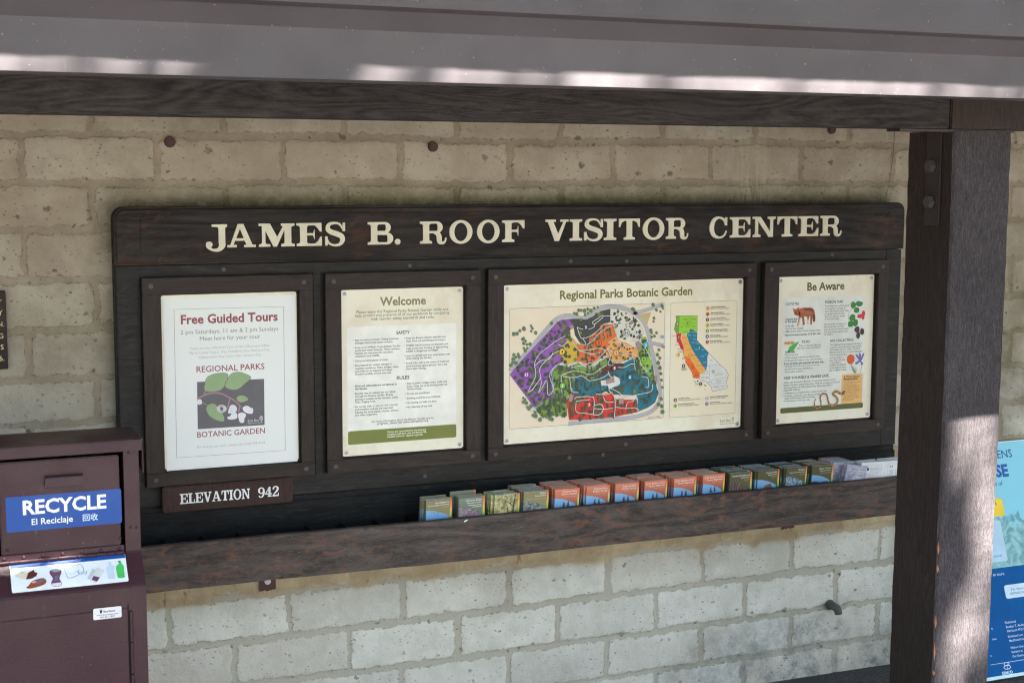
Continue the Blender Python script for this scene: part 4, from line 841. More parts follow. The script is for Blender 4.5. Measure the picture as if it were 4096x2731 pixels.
    for t, x, y, mm in (('Siskiyou', 210, 288, cn), ('Modoc', 315, 284, cn), ('Trinity', 168, 373, cn), ('Shasta', 236, 371, cn), ('Lassen', 313, 367, cn), ('Tehama', 213, 433, cn), ('Plumas', 310, 438, cw), ('Butte', 266, 471, cw), ('Sierra', 326, 476, cw), ('El Dorado', 307, 556, cw), ('Placer', 325, 518, cw), ('Alpine', 366, 568, cw), ('Tuolumne', 342, 636, cw), ('Mono', 427, 640, cw), ('Inyo', 462, 692, cw), ('Fresno', 414, 716, cw), ('Tulare', 440, 786, cw), ('Kern', 458, 845, cw), ('Inyo', 526, 762, cn), ('Kern', 404, 868, cn), ('Kern', 480, 892, cn), ('San Bernardino', 577, 928, cn), ('Riverside', 598, 1002, cn), ('San Diego', 555, 1072, cn), ('Imperial', 647, 1066, cn), ('Orange', 495, 1016, cn), ('Ventura', 410, 960, cn), ('Los', 474, 952, cn), ('Angeles', 464, 964, cn), ('Monterey', 270, 810, cn), ('Merced', 308, 706, cn), ('Fresno', 347, 766, cn), ('Kings', 362, 820, cn), ('Tulare', 402, 816, cn), ('Santa', 350, 930, cn), ('Barbara', 343, 942, cn), ('Sonoma', 112, 582, cn), ('Marin', 147, 634, cn), ('San', 168, 655, cn), ('Francisco', 150, 667, cn), ('Mendocino', 75, 480, cn), ('Santa', 196, 735, cn), ('Cruz', 198, 747, cn), ('Parts of', 193, 852, cn), ('California\u2019s', 186, 864, cn), ('Coastline', 188, 876, cn), ('Channel', 348, 1032, cn), ('Islands', 352, 1043, cn)): a.text(t, (x, y), None, mm, 0, .0058)
    a.build('print', e)
sign_map()

# ---- be aware
def sign_aware():
    e = panel_sign('information_sign', 1.115, 1.553, 'cream sign headed Be Aware with pictures of a coyote, leaves, flowers and a snake')
    Z = zc(3040, 1040, 2.119); a = Art((0, 0, 0), conv=Z)
    a.text('Be Aware', (400, 258), (715, 248), OLIVE_D, .03)
    x0, z0 = Z(172, 1248); x1, z1 = Z(908, 295); zb = Z(166, 1301)[1]; a.rrect(x0, zb, x1-.004, z1, .007, paint((228, 230, 222), .4)); a.up(); a.rrect(x0, zb, x1-.004, z0-.003, .006, BAR_D)
    xa, za = Z(686, 1218); xb, zb2 = Z(870, 958); a.up(); a.rrect(xa, za, xb, zb2, .003, paint((236, 186, 110))); a.up()
    H = lambda t, x, y, x2, y2: a.text(t, (x, y), (x2, y2), INK, .022)
    T = lambda t, x, y, x2, y2, b=.008: a.text(t, (x, y), (x2, y2), INK, b)
    H('COYOTES', 216, 384, 330, 379); H('POISON OAK', 552, 367, 705, 361); H('TICKS', 351, 703, 421, 700); H('NO COLLECTING', 595, 693, 790, 686); H('KEEP YOURSELF & SNAKES SAFE', 201, 1010, 581, 990)
    for q in (('Coyotes live', 214, 509, 316, 506, .03), ('in this park.', 213, 530, 314, 527, .03), ('To be safe:', 213, 567, 289, 564, .02), ('• Do not feed coyotes.', 211, 590, 370, 583), ('• Make a loud noise to scare coyotes away.', 210, 612, 512, 600), ('Report aggressive coyotes: (510) 881-1833', 210, 642, 512, 630, .03),
              ('The shiny leaves of this shrub', 552, 397, 756, 390), ('or vine grow in groups of', 551, 419, 723, 413), ('three on smooth stems. They', 550, 441, 753, 434), ('are green until fall when', 549, 463, 716, 457), ('they turn various shades', 548, 485, 719, 479), ('of red and orange.', 547, 506, 673, 502), ('Do not touch the stems or', 546, 550, 728, 544), ('leaves, for the oil of this', 546, 572, 712, 566), ('plant is toxic to most humans', 545, 594, 749, 586), ('and may cause a severe rash', 545, 616, 741, 608), ('or blisters.', 544, 637, 618, 634),
              ('Ticks are found in the area', 330, 733, 514, 722), ('and may carry Lyme disease.', 315, 754, 514, 742), ('To be safe:', 210, 788, 299, 784, .03), ('• Stay on the trail.', 206, 811, 322, 806), ('• Check clothing, body and pets often for ticks.', 205, 834, 508, 820), ('• Tuck pants into boots or socks, shirts into pants.', 205, 858, 527, 842), ('If you do find a tick attached to your skin:', 204, 887, 541, 868, .03), ('• Carefully remove the tick as soon as you can.', 203, 907, 504, 893), ('• Save the tick for later identification.', 202, 931, 447, 920), ('• Seek medical attention.', 202, 955, 366, 946),
              ('The Regional Parks Botanical Garden is', 594, 725, 861, 712), ('home to many wild plants and animals,', 593, 747, 859, 734), ('both native and non-native. The Park', 592, 768, 847, 755), ('District is dedicated to protecting these', 591, 790, 867, 776), ('diverse communities,', 590, 811, 737, 804), ('and we need your', 590, 833, 712, 827), ('help. The collecting', 589, 855, 722, 848), ('of any plant or', 589, 876, 688, 871), ('animal is prohibited', 588, 898, 725, 890), ('in the Regional Parks,', 588, 920, 734, 911), ('and is subject to fine.', 587, 941, 733, 932),
              ('Snakes may be found in this area. They are key members of the', 201, 1043, 640, 1019), ('Botanic Garden\u2019s natural community. They are not aggressive, but if', 200, 1066, 675, 1040), ('threatened they will defend themselves. Enjoy them from a', 200, 1088, 613, 1066), ('respectful distance.', 199, 1110, 340, 1102), ('• Avoid placing your hands or feet in places you can\u2019t see.', 198, 1134, 566, 1113), ('• If you find a rattlesnake in the Botanic Garden,', 197, 1157, 508, 1141), ('please notify Garden staff immediately.', 209, 1178, 464, 1162), ('• Do not disturb or harm any snake.', 197, 1200, 425, 1188),
              ('A Word About', 708, 998, 843, 990, .03), ('Rattlesnakes', 708, 1018, 828, 1011, .03)): T(*q)
    for i, (t, x2) in enumerate((('The rattlesnake is the most', 847), ('venomous snake in the', 823), ('area. Rattlesnake bites can', 843), ('be avoided by following', 827), ('precautions. Although', 842), ('the danger of death', 823), ('from a rattlesnake is', 818), ('often exaggerated, if you', 832), ('get bitten, seek immediate', 838), ('medical attention.', 796))):
        xs_ = 707-.4*i if i not in (4, 5, 6) else 722; T(t, xs_, 1041+16.6*i, x2, 1034+16.6*i, 0)
    x, z = Z(205, 718); x2, z2 = Z(291, 690); a.rrect(x, z, x2, z2+.001, .001, paint((232, 180, 95))); a.up(); T('Actual Size', 211, 711, 286, 706, .01); a.lay -= 1
    a.poly([(230, 780), (250, 735), (290, 705), (333, 690), (310, 725), (285, 765)], paint((70, 180, 80))); a.poly([(205, 800), (230, 770), (290, 765), (260, 785)], paint((165, 215, 165)))
    # coyote
    F = paint((176, 96, 52)); FD = paint((110, 55, 38)); FLt = paint((215, 190, 165)); a.up(1)
    a.poly([(328, 420), (360, 405), (400, 403), (440, 405), (460, 430), (468, 480), (466, 515), (452, 525), (440, 480), (425, 470), (400, 480), (375, 478), (345, 490), (330, 470)], F, sm=3)
    a.poly([(276, 408), (300, 418), (312, 412), (330, 396), (332, 430), (345, 460), (325, 475), (300, 465), (285, 440)], F, sm=0); a.poly([(296, 468), (286, 450), (300, 440), (312, 455)], FLt)
    for p in ([(330, 475), (345, 480), (332, 555), (310, 566)], [(355, 480), (372, 478), (380, 545), (362, 556)], [(400, 470), (418, 470), (408, 520), (412, 545), (398, 540)], [(425, 465), (445, 475), (440, 545), (425, 548)]): a.poly(p, F)
    a.up(); a.poly([(370, 412), (440, 410), (455, 440), (420, 430), (380, 428)], FD, sm=3); a.poly([(445, 440), (466, 470), (466, 520), (450, 522)], FD); a.poly([(336, 490), (344, 488), (332, 555), (312, 565)], FLt); a.poly([(400, 500), (408, 500), (412, 545), (398, 542)], FLt); a.disc(293, 462, .0016, INK, 8)
    a.auto = .05; LGr = paint((48, 130, 58)); LGd = paint((30, 92, 42))
    for c, rx, ry in (((790, 380), .0125, .0135), ((840, 370), .0165, .011), ((817, 425), .014, .0115), ((783, 487), .0145, .0135), ((768, 540), .0135, .013), ((808, 530), .0135, .014)): a.lay += 1; a.disc(*c, rx, LGr, 12, ry=ry, wob=.12); a.up(); a.line([(c[0]-20, c[1]+12), (c[0]+22, c[1]-12)], .0009, LGd); a.lay -= 2
    a.line([(790, 400), (750, 455), (748, 510)], .001, paint((110, 50, 50)))
    RD = paint((205, 40, 48)); MAR = paint((66, 42, 32))
    for c, rx, ry in (((875, 455), .008, .013), ((845, 475), .013, .0085), ((872, 482), .0075, .011)): a.disc(*c, rx, RD, 10, ry=ry, wob=.12); a.up()
    for c, rx, ry in (((822, 588), .0125, .0125), ((864, 605), .0105, .0135), ((830, 635), .009, .015)): a.disc(*c, rx, MAR, 10, ry=ry, wob=.12); a.up()
    a.disc(768, 840, .0185, paint((224, 88, 30)), 14, ry=.0195, wob=.08); a.line([(770, 878), (800, 950), (810, 960)], .0015, paint((110, 120, 70))); 
    for k in range(9): a.line([(800+rs_(k)*18, 955), (770+k*7, 900+(k % 3)*12)], .001, paint((88, 120, 80)))
    a.line([(850, 860), (862, 900), (845, 950)], .0022, paint((130, 160, 80))); VI = paint((112, 108, 180))
    for p in ([(840, 850), (805, 800), (822, 800), (845, 835)], [(843, 850), (835, 790), (850, 790), (856, 840)], [(848, 850), (870, 790), (882, 795), (862, 845)], [(838, 848), (805, 870), (815, 885), (845, 860)], [(846, 850), (872, 870), (866, 890), (848, 865)]): a.poly(p, VI, sm=2)
    a.lay += 2; SN = paint((178, 132, 84)); SD = paint((120, 80, 48)); body = [(470, 1170), (458, 1215), (470, 1250), (500, 1250), (515, 1215), (508, 1160), (530, 1132), (562, 1140), (575, 1190), (590, 1225), (630, 1225), (655, 1195), (645, 1160), (615, 1135), (640, 1112), (680, 1130), (705, 1130)]
    a.line(body, (.004, .0125), SN, 5); q = smooth_path(body, 5); a.up()
    for k in range(6, len(q)-4, 4): a.disc(q[k].x, q[k].y, .0032, SD, 8)
    a.up(); a.poly([(690, 1125), (705, 1105), (720, 1108), (712, 1135), (698, 1142)], SD)
    a.build('print', e)
def rs_(k): return ((k*37) % 11)/11-.3
sign_aware()

# ---- elevation plaque
def elevation():
    y = -.030; e = empty('elevation_plaque', (-1.0, -.01, -.09), 'small reddish brown wooden plaque reading ELEVATION 942 below the white poster', 'plaque')
    x0, z0 = U(651, 2041, y); x1, z1 = U(1172, 1908, y); x0b, zz = U(651, 1948, y); m = MB(); m.box(x0, x1, y, .004, -.1335, -.0505, W_PLAQ, .0035); m.build('board', e)
    m = MB(); t = 'ELEVATION'; cv = lambda x: U(500+x/1.8816, 1985, y)[0]; ws = [glyph(c)[0] for c in t]; tot = sum(ws); xa, xb = cv(410), cv(941); x = xa; h = .033; zb = -.108
    for c, w_ in zip(t, ws): k = (xb-xa)/tot; letters(m, c, [(x+.04*k, x+(w_-.02)*k)], zb, h, y, WHITE, .0015); x += w_*k
    m.build('lettering', e); m = MB()
    for c, (p, q) in zip('942', ((1002, 1052), (1055, 1106), (1110, 1158))): letters(m, c, [(cv(p), cv(q))], zb, h, y, WHITE, .0015)
    m.build('lettering', e)
elevation()

# ------------------------------------------------------------------ brochure shelf
def shelf():
    e = empty('brochure_shelf', (.18, -.1, -.34), 'long worn wooden brochure trough with thin dividers below the notice board', 'shelf')
    b = bmesh.new(); rs = random.Random(9); xs_ = [-1.30+i*.02 for i in range(150)]; xs_[-1] = 1.684
    rows = [[], [], [], []]
    for x in xs_:
        j = vnoise(np.array([x]), np.array([0.]), .05, 21)[0]-.5; j2 = vnoise(np.array([x]), np.array([0.]), .3, 22)[0]-.5
        zt = -.198+j*.0014+j2*.003; zb = -.342+j*.002+j2*.004; y = -.197+j2*.003
        for k, (yy, zz) in enumerate(((y, zb), (y, zt-.002), (y+.002, zt), (y+.024, zt))): rows[k].append(b.verts.new((x, yy, zz)))
    back = [b.verts.new((x, -.173, -.342)) for x in xs_]
    R = rows+[back]
    for k in range(5):
        A_, B_ = R[k], R[(k+1) % 5]
        for i in range(len(xs_)-1): b.faces.new((A_[i], A_[i+1], B_[i+1], B_[i]))
    b.faces.new([r_[0] for r_ in R]); b.faces.new([r_[-1] for r_ in R][::-1])
    m = MB(); m.bm(b, W_SHELF); m.build('front_board', e)
    m = MB(); m.box(-1.298, 1.68, -.1725, .005, -.344, -.332, W_TRAY, .001); m.build('floor_board', e)
    for x in [-.36-.1168*j for j in range(9)]+[-.36+.1168*j for j in range(1, 18)]:
        m = MB(); w_ = .0035
        m.add([(x-w_/2, -.172, -.331), (x-w_/2, .005, -.331), (x-w_/2, .005, -.225), (x-w_/2, -.06, -.222), (x-w_/2, -.172, -.205), (x+w_/2, -.172, -.331), (x+w_/2, .005, -.331), (x+w_/2, .005, -.225), (x+w_/2, -.06, -.222), (x+w_/2, -.172, -.205)],
              [(0, 1, 2, 3, 4), (9, 8, 7, 6, 5), (0, 5, 6, 1), (1, 6, 7, 2), (2, 7, 8, 3), (3, 8, 9, 4), (4, 9, 5, 0)], W_TRAY); m.build('divider', e)
    m = MB(); a = Art((0, -.1995, 0), conv=lambda px, py: U(px, py, -.1995)); a.poly([(1855, 2086), (1860, 2080), (1868, 2077), (1874, 2077), (1866, 2083), (1859, 2087)], WHITE); o = a.build('droppings', e)
shelf()

# ------------------------------------------------------------------ leaflets
def grad(name, stops, noise=0):
    m = NT(name, .3, .5); g = m.n('ShaderNodeSeparateXYZ'); m.l(m.coord(), g.inputs[0])
    f = m.mr(g.outputs[2], 0, .2, 0, 1, False); c = m.ramp(f, *[(p, L(tuple(v/255 for v in q))) for p, q in stops])
    m.col(c); return m.m
def scene_mat(name, a, b, sc, st=(1, 1, 1), d=.6):
    m = NT(name, .3, .5); c = m.ramp(m.noise(m.coord(st), sc, 5, .75, d), (.40, L(tuple(v/255 for v in a))), (.60, L(tuple(v/255 for v in b)))); m.col(c); return m.m
STRIPE = grad('leaflet_stripe', [(.66, (88, 170, 66)), (.80, (225, 195, 110)), (.97, (232, 120, 80))])
ORG = grad('leaflet_orange', [(.70, (146, 84, 76)), (.99, (222, 134, 104))]); SKY = grad('leaflet_sky', [(.6, (70, 135, 200)), (.86, (140, 182, 215))])
OLV = grad('leaflet_olive', [(.66, (88, 92, 62)), (1, (90, 90, 60))]); OLV2 = grad('leaflet_khaki', [(.66, (142, 136, 98)), (1, (142, 136, 102))]); TEALG = grad('leaflet_grey_green', [(.66, (92, 114, 98)), (1, (128, 138, 118))])
PAPER = paint((206, 198, 182), .6); PAPB = paint((178, 192, 200), .5); PAPW = paint((228, 232, 236), .55)
TREES = paint((40, 58, 60)); LTXT = paint((240, 236, 228)); LSM = paint((222, 170, 120))
FOREST = scene_mat('leaf_litter_photo', (40, 50, 48), (150, 160, 160), 90); BARKP = scene_mat('redwood_photo', (38, 32, 34), (128, 108, 108), 40, (6, 1, .7)); GREENP = scene_mat('green_woods_photo', (50, 66, 60), (160, 190, 215), 60, (2, 1, .8)); BRANCH = scene_mat('branch_photo', (92, 76, 84), (165, 155, 165), 70, (1, 1, 2))
WOODL = scene_mat('pale_woodland_photo', (110, 112, 70), (205, 200, 150), 55); CLOUD = scene_mat('cloud_photo', (140, 145, 172), (205, 205, 218), 26, (1, 1, 2.2))
LW, LH = .0925, .2
KINDS = {
 'huckleberry': dict(bg=OLV2, arc=SKY, lines=[('Huckleberry', .0098, .012, LTXT), ('Botanic Regional Preserve', .0072, .0195, LTXT), ('OAKLAND', .0056, .0275, LSM)], deco='twigs'),
 'sobrante': dict(bg=TEALG, arc=BRANCH, lines=[('Sobrante Ridge', .0094, .0125, LTXT), ('Regional Preserve', .0072, .0205, LTXT), ('RICHMOND, PINOLE,', .0052, .029, LTXT), ('EL SOBRANTE', .0052, .035, LTXT)], deco='branch'),
 'woodland': dict(bg=WOODL, arc=None, lines=[], deco='tree'),
 'tilden': dict(bg=OLV2, arc=FOREST, lines=[('Tilden', .0098, .012, LTXT), ('Regional Park', .0072, .0195, LTXT), ('BERKELEY, OAKLAND, ORINDA', .005, .029, LSM)], deco=None),
 'botanic': dict(bg=ORG, arc=SKY, lines=[('Regional Parks', .009, .0125, LTXT), ('Botanic Garden', .009, .0215, LTXT), ('BERKELEY, ORINDA', .0052, .030, LSM)], deco='firs'),
 'jardin': dict(bg=ORG, arc=SKY, lines=[('Jard\u00edn Bot\u00e1nico de los', .0086, .0125, LTXT), ('Parques Regionales', .0086, .0215, LTXT), ('BERKELEY, ORINDA', .0050, .030, LSM)], deco='firs'),
 'redwood': dict(bg=OLV, arc=BARKP, lines=[('Reinhardt Redwood', .0088, .012, LTXT), ('Regional Park', .0066, .0195, LTXT), ('OAKLAND', .005, .028, LSM)], deco=None),
 'coyote': dict(bg=OLV, arc=SKY, lines=[('Coyote Hills', .0092, .012, LTXT), ('Regional Park', .0068, .0198, LTXT), ('FREMONT', .005, .028, LSM)], deco='rock'),
 'roberts': dict(bg=OLV, arc=GREENP, lines=[('Roberts', .0092, .0125, LTXT), ('Regional Recreation Area', .0066, .0205, LTXT), ('OAKLAND', .005, .029, LSM)], deco=None),
 'sibley': dict(bg=OLV, arc=SKY, lines=[('Sibley Volcanic', .0088, .0125, LTXT), ('Regional Preserve', .0068, .0205, LTXT), ('OAKLAND, ORINDA', .0052, .029, LSM)], deco='hills'),
 'bay': dict(bg=CLOUD, arc=None, lines=[('Regionales del', .0092, .024, PAPW), ('Este de la Bah\u00eda', .0092, .033, PAPW)], deco=None),
 'sheet': dict(bg=PAPW, arc=None, lines=[], deco='form'), 'sheet2': dict(bg=PAPW, arc=None, lines=[], deco='yes')}
_lm = {}
def leaflet_mesh(kind, full, top, var):
    k = (kind, full, top, var)
    if k in _lm: return _lm[k]
    K = KINDS[kind]; rs = random.Random(hash_(k)); mb = MB(); th = rs.uniform(.0048, .0066); cb = rs.uniform(-.0015, .0015)
    # folded sheet: front face panels with a slight bow, folded edges showing on top
    nx = 6; f_ = []; bk = []
    for i in range(nx+1):
        x = -LW/2+LW*i/nx; yb = cb*math.cos((i/nx-.5)*math.pi)
        f_.append((x, yb)); bk.append((x, yb+th))
    a = Art((0, 0, 0)); a.STEP = .00012
    sx = .081
    vs = []; fs = []; H_ = [0, .1, LH]
    for z in H_:
        vs += [(x, y, z) for x, y in f_]
    def strip(x0i, x1i, m):
        for j in range(2):
            for i in range(x0i, x1i): o = j*(nx+1); mb.add([vs[o+i], vs[o+i+1], vs[o+nx+1+i+1], vs[o+nx+1+i]], [(0, 1, 2, 3)], m)
    strip(0, nx, K['bg'])
    tm = top
    for i in range(nx):
        mb.add([(*f_[i], LH), (*f_[i+1], LH), (*bk[i+1], LH-.0004), (*bk[i], LH-.0004)], [(0, 1, 2, 3)], tm)
        mb.add([(*bk[i], 0), (*bk[i], LH-.0004), (*bk[i+1], LH-.0004), (*bk[i+1], 0)], [(0, 1, 2, 3)], PAPER)
    side_m = K['bg']
    for s_ in (0, nx): mb.add([(*f_[s_], 0), (*f_[s_], LH), (*bk[s_], LH-.0004), (*bk[s_], 0)], [(0, 1, 2, 3)], side_m)
    yo = -abs(cb)-.0002 if cb < 0 else -.0002
    a.O = Vector((0, yo, 0)); a.lay = 0
    if K['arc'] and kind not in ('sheet',):
        arc = [(-LW/2+.0002, .10), (LW/2-.004, .10), (LW/2-.013, .142)]+[(LW/2-.013-(LW-.014)*t, .142+.025*(1-(1-t)**2)) for t in [q/8 for q in range(1, 9)]]+[(-LW/2+.0002, .167)]
        a.lay = 1; a.flat([(x, z) for x, z in arc], K['arc'])
    if kind not in ('sheet', 'sheet2', 'bay'): a.lay = 1; a.flat([(LW/2-.0068, .1), (LW/2-.0002, .1), (LW/2-.0002, LH-.0002), (LW/2-.0068, LH-.0002)], STRIPE)
    if full:
        a.lay = 3; d = K['deco']; y_ = lambda t: LH-t
        for t, s_, dz, mm in K['lines']: a.text(t, (LW/2-.0105, LH-dz), None, mm, .006, s_, 'R', raw=True)
        if K['lines'] and kind != 'bay': a.line([(LW/2-.03, LH-.034), (LW/2-.0105, LH-.034)], .0003, LSM)
        if d == 'firs':
            for cx, h in ((-.011, .019), (.005, .021)):
                for k2 in range(9): zz = .134+h*k2/9; w_ = .0095*(1-k2/11)*rs.uniform(.6, 1.1); a.flat([(cx-w_, zz+rs.uniform(-.002, .002)), (cx+w_*rs.uniform(.7, 1.1), zz+rs.uniform(-.002, .002)), (cx+rs.uniform(-.002, .002), zz+.004)], TREES); a.lay += .2
        if d == 'rock': a.flat([(-.02, .12), (.03, .12), (.015, .141), (.012, .150), (0, .147), (-.015, .143)], paint((120, 88, 80)))
        if d == 'hills': a.flat([(-LW/2+.001, .1), (.033, .1), (.028, .138), (.01, .139), (-.01, .137), (-.03, .142), (-LW/2+.001, .141)], TREES)
        if d == 'twigs':
            for k2 in range(16): x, z = rs.uniform(-.03, .012), rs.uniform(.143, .162); a.flat([(x, z), (x+.003, z+.001), (x+.001, z+.003)], paint((70, 50, 90)))
        if d == 'branch':
            a.line([(-.03, .130), (-.01, .145), (.006, .160)], .002, paint((130, 60, 90))); a.line([(-.02, .130), (.01, .146), (.028, .152)], .002, paint((130, 60, 90)))
        if d == 'tree':
            DB = paint((70, 60, 44)); a.line([(.02, .1), (.024, .16), (.03, LH-.003)], (.006, .003), DB); a.line([(.022, .155), (.002, .172), (-.02, .18)], (.003, .001), DB); a.line([(0, .1), (.003, .15), (-.006, .17)], (.003, .001), DB); a.line([(.012, .165), (.014, .18), (.005, .195)], (.002, .001), DB)
        if d == 'form':
            a.flat([(-.032, .168), (-.016, .166), (-.016, .178), (-.032, .178)], paint((30, 30, 34)))
            for k2 in range(5): a.line([(-.012, .177-.003*k2), (.03-.01*(k2 % 2), .177-.003*k2)], .0007, GRAY)
            for k2 in range(9): a.line([(-.03, .158-.0042*k2), (.026-.008*(k2 % 3), .158-.0042*k2)], .0009, GRAY)
            a.line([(-.036, .1), (-.036, .186), (.034, .186), (.034, .1)], .0006, GRAY)
        if d == 'yes':
            a.text('YE', (-.03, .172), None, INK, .0, .014, 'L', raw=True); a.line([(-.036, .1), (-.036, .19), (.036, .19)], .0006, GRAY)
            for k2 in range(9): a.line([(-.03, .163-.0045*k2), (-.012, .163-.0045*k2)], .0009, GRAY); a.line([(-.006, .163-.0045*k2), (.02, .163-.0045*k2)], .0009, GRAY)
    o = len(mb.v); mb.v += a.mb.v
    for f, i in zip(a.mb.f, a.mb.mi): mb.f.append(tuple(o+q for q in f)); mb.mi.append(mb.mat(a.mb.ms[i])); mb.sm.append(False)
    me = bpy.data.meshes.new('leaflet'); me.from_pydata(mb.v, [], mb.f)
    for m in mb.ms: me.materials.append(m)
    me.polygons.foreach_set('material_index', mb.mi); _lm[k] = me; return me
def hash_(k): return sum(ord(c)*(i+1) for i, c in enumerate(str(k[0])+str(k[1])+str(k[3])))
ORD = ['first', 'second', 'third', 'fourth', 'fifth', 'sixth', 'seventh', 'eighth', 'ninth', 'tenth', 'eleventh', 'twelfth', 'thirteenth', 'fourteenth', 'fifteenth', 'sixteenth', 'seventeenth']
def leaflets():
    S = [('huckleberry', 7, 'khaki leaflet titled Huckleberry', PAPB), ('sobrante', 8, 'grey green leaflet titled Sobrante Ridge', PAPER), ('woodland', 7, 'leaflet with a bare tree woodland photo cover', PAPB), ('tilden', 17, 'khaki leaflet titled Tilden', PAPB),
         ('botanic', 16, 'orange leaflet titled Regional Parks Botanic Garden', PAPER), ('botanic', 17, 'orange leaflet titled Regional Parks Botanic Garden', PAPER), ('botanic', 15, 'orange leaflet titled Regional Parks Botanic Garden', PAPER),
         ('jardin', 17, 'orange leaflet with a Spanish botanic garden title', PAPER), ('jardin', 15, 'orange leaflet with a Spanish botanic garden title', PAPER), ('jardin', 15, 'orange leaflet with a Spanish botanic garden title', PAPER),
         ('redwood', 17, 'olive leaflet titled Reinhardt Redwood', PAPB), ('coyote', 16, 'olive leaflet titled Coyote Hills', PAPB), ('roberts', 15, 'olive leaflet titled Roberts', PAPB), ('sibley', 15, 'olive leaflet titled Sibley Volcanic', PAPER), ('bay', 9, 'grey leaflet with a cloudy cover tilted sideways', PAPB), ('sheet', 5, 'white printed sheet with a small black emblem', PAPW), ('sheet2', 4, 'white printed sheet beside the shelter post', PAPW)]
    rs = random.Random(23)
    for k, (kd, n, lb, top) in enumerate(S):
        cx = -.300+.1168*k-(.012 if k >= 15 else 0); front = -.168; span = .145 if n > 8 else .065
        if k in (5,): span = .15
        drift = 0
        for i in range(n):
            full = i < 2; y = front+span*i/n+rs.uniform(-.0012, .0012)
            lean = .10+.06*i/n+rs.uniform(-.016, .016); y += .13*lean; n_ = n
            rz = rs.uniform(-.035, .035); ry = rs.uniform(-.018, .018); dx = rs.uniform(-.003, .004)+(-.006 if 0 < i < 5 and k in (5, 8, 9, 11) else 0); dz = rs.uniform(-.0016, .0016)-.00015*i+(rs.uniform(.002, .004) if rs.random() < .12 else 0); drift += rs.uniform(-.0022, .0015); dx = 0 if i == 0 else dx*.6+max(-.007, min(.007, drift))
            if k == 0 and i == n-1: dx -= .002; dz += .006
            if k == 1 and i == n-1: dx -= .012; dz += .012
            if kd == 'bay': ry = .14-.10*i/n if i < 2 else .03; dx = .01 if i < 2 else -.006; dz = .0-.008*(i < 2)
            if kd == 'sheet': ry = .03+rs.uniform(-.03, .03); dz -= .0
            if k == 2 and i == 0: ry = .01; dx = .008
            kk = 'botanic' if kd == 'bay' and i == n-1 else kd
            me = leaflet_mesh(kk, full, top if rs.random() < .8 else PAPER, rs.randint(0, 2))
            o = link(bpy.data.objects.new('leaflet', me)); o.location = (cx+dx-.0*i, y, -.3335+dz+(0 if kd not in ('sheet', 'sheet2') else -.003))
            o.rotation_euler = (lean, ry, rz)
            if kd in ('sheet', 'sheet2'): o.scale = (1.18, 1, 1.0)
            where = ORD[k]+' stack from the left'
            if i == 0: tag(o, 'front '+lb+', '+where, 'leaflet', 'leaflets in the brochure shelf')
            else: tag(o, 'leaflet stacked behind the front one in the '+where, 'leaflet', 'leaflets in the brochure shelf')
leaflets()

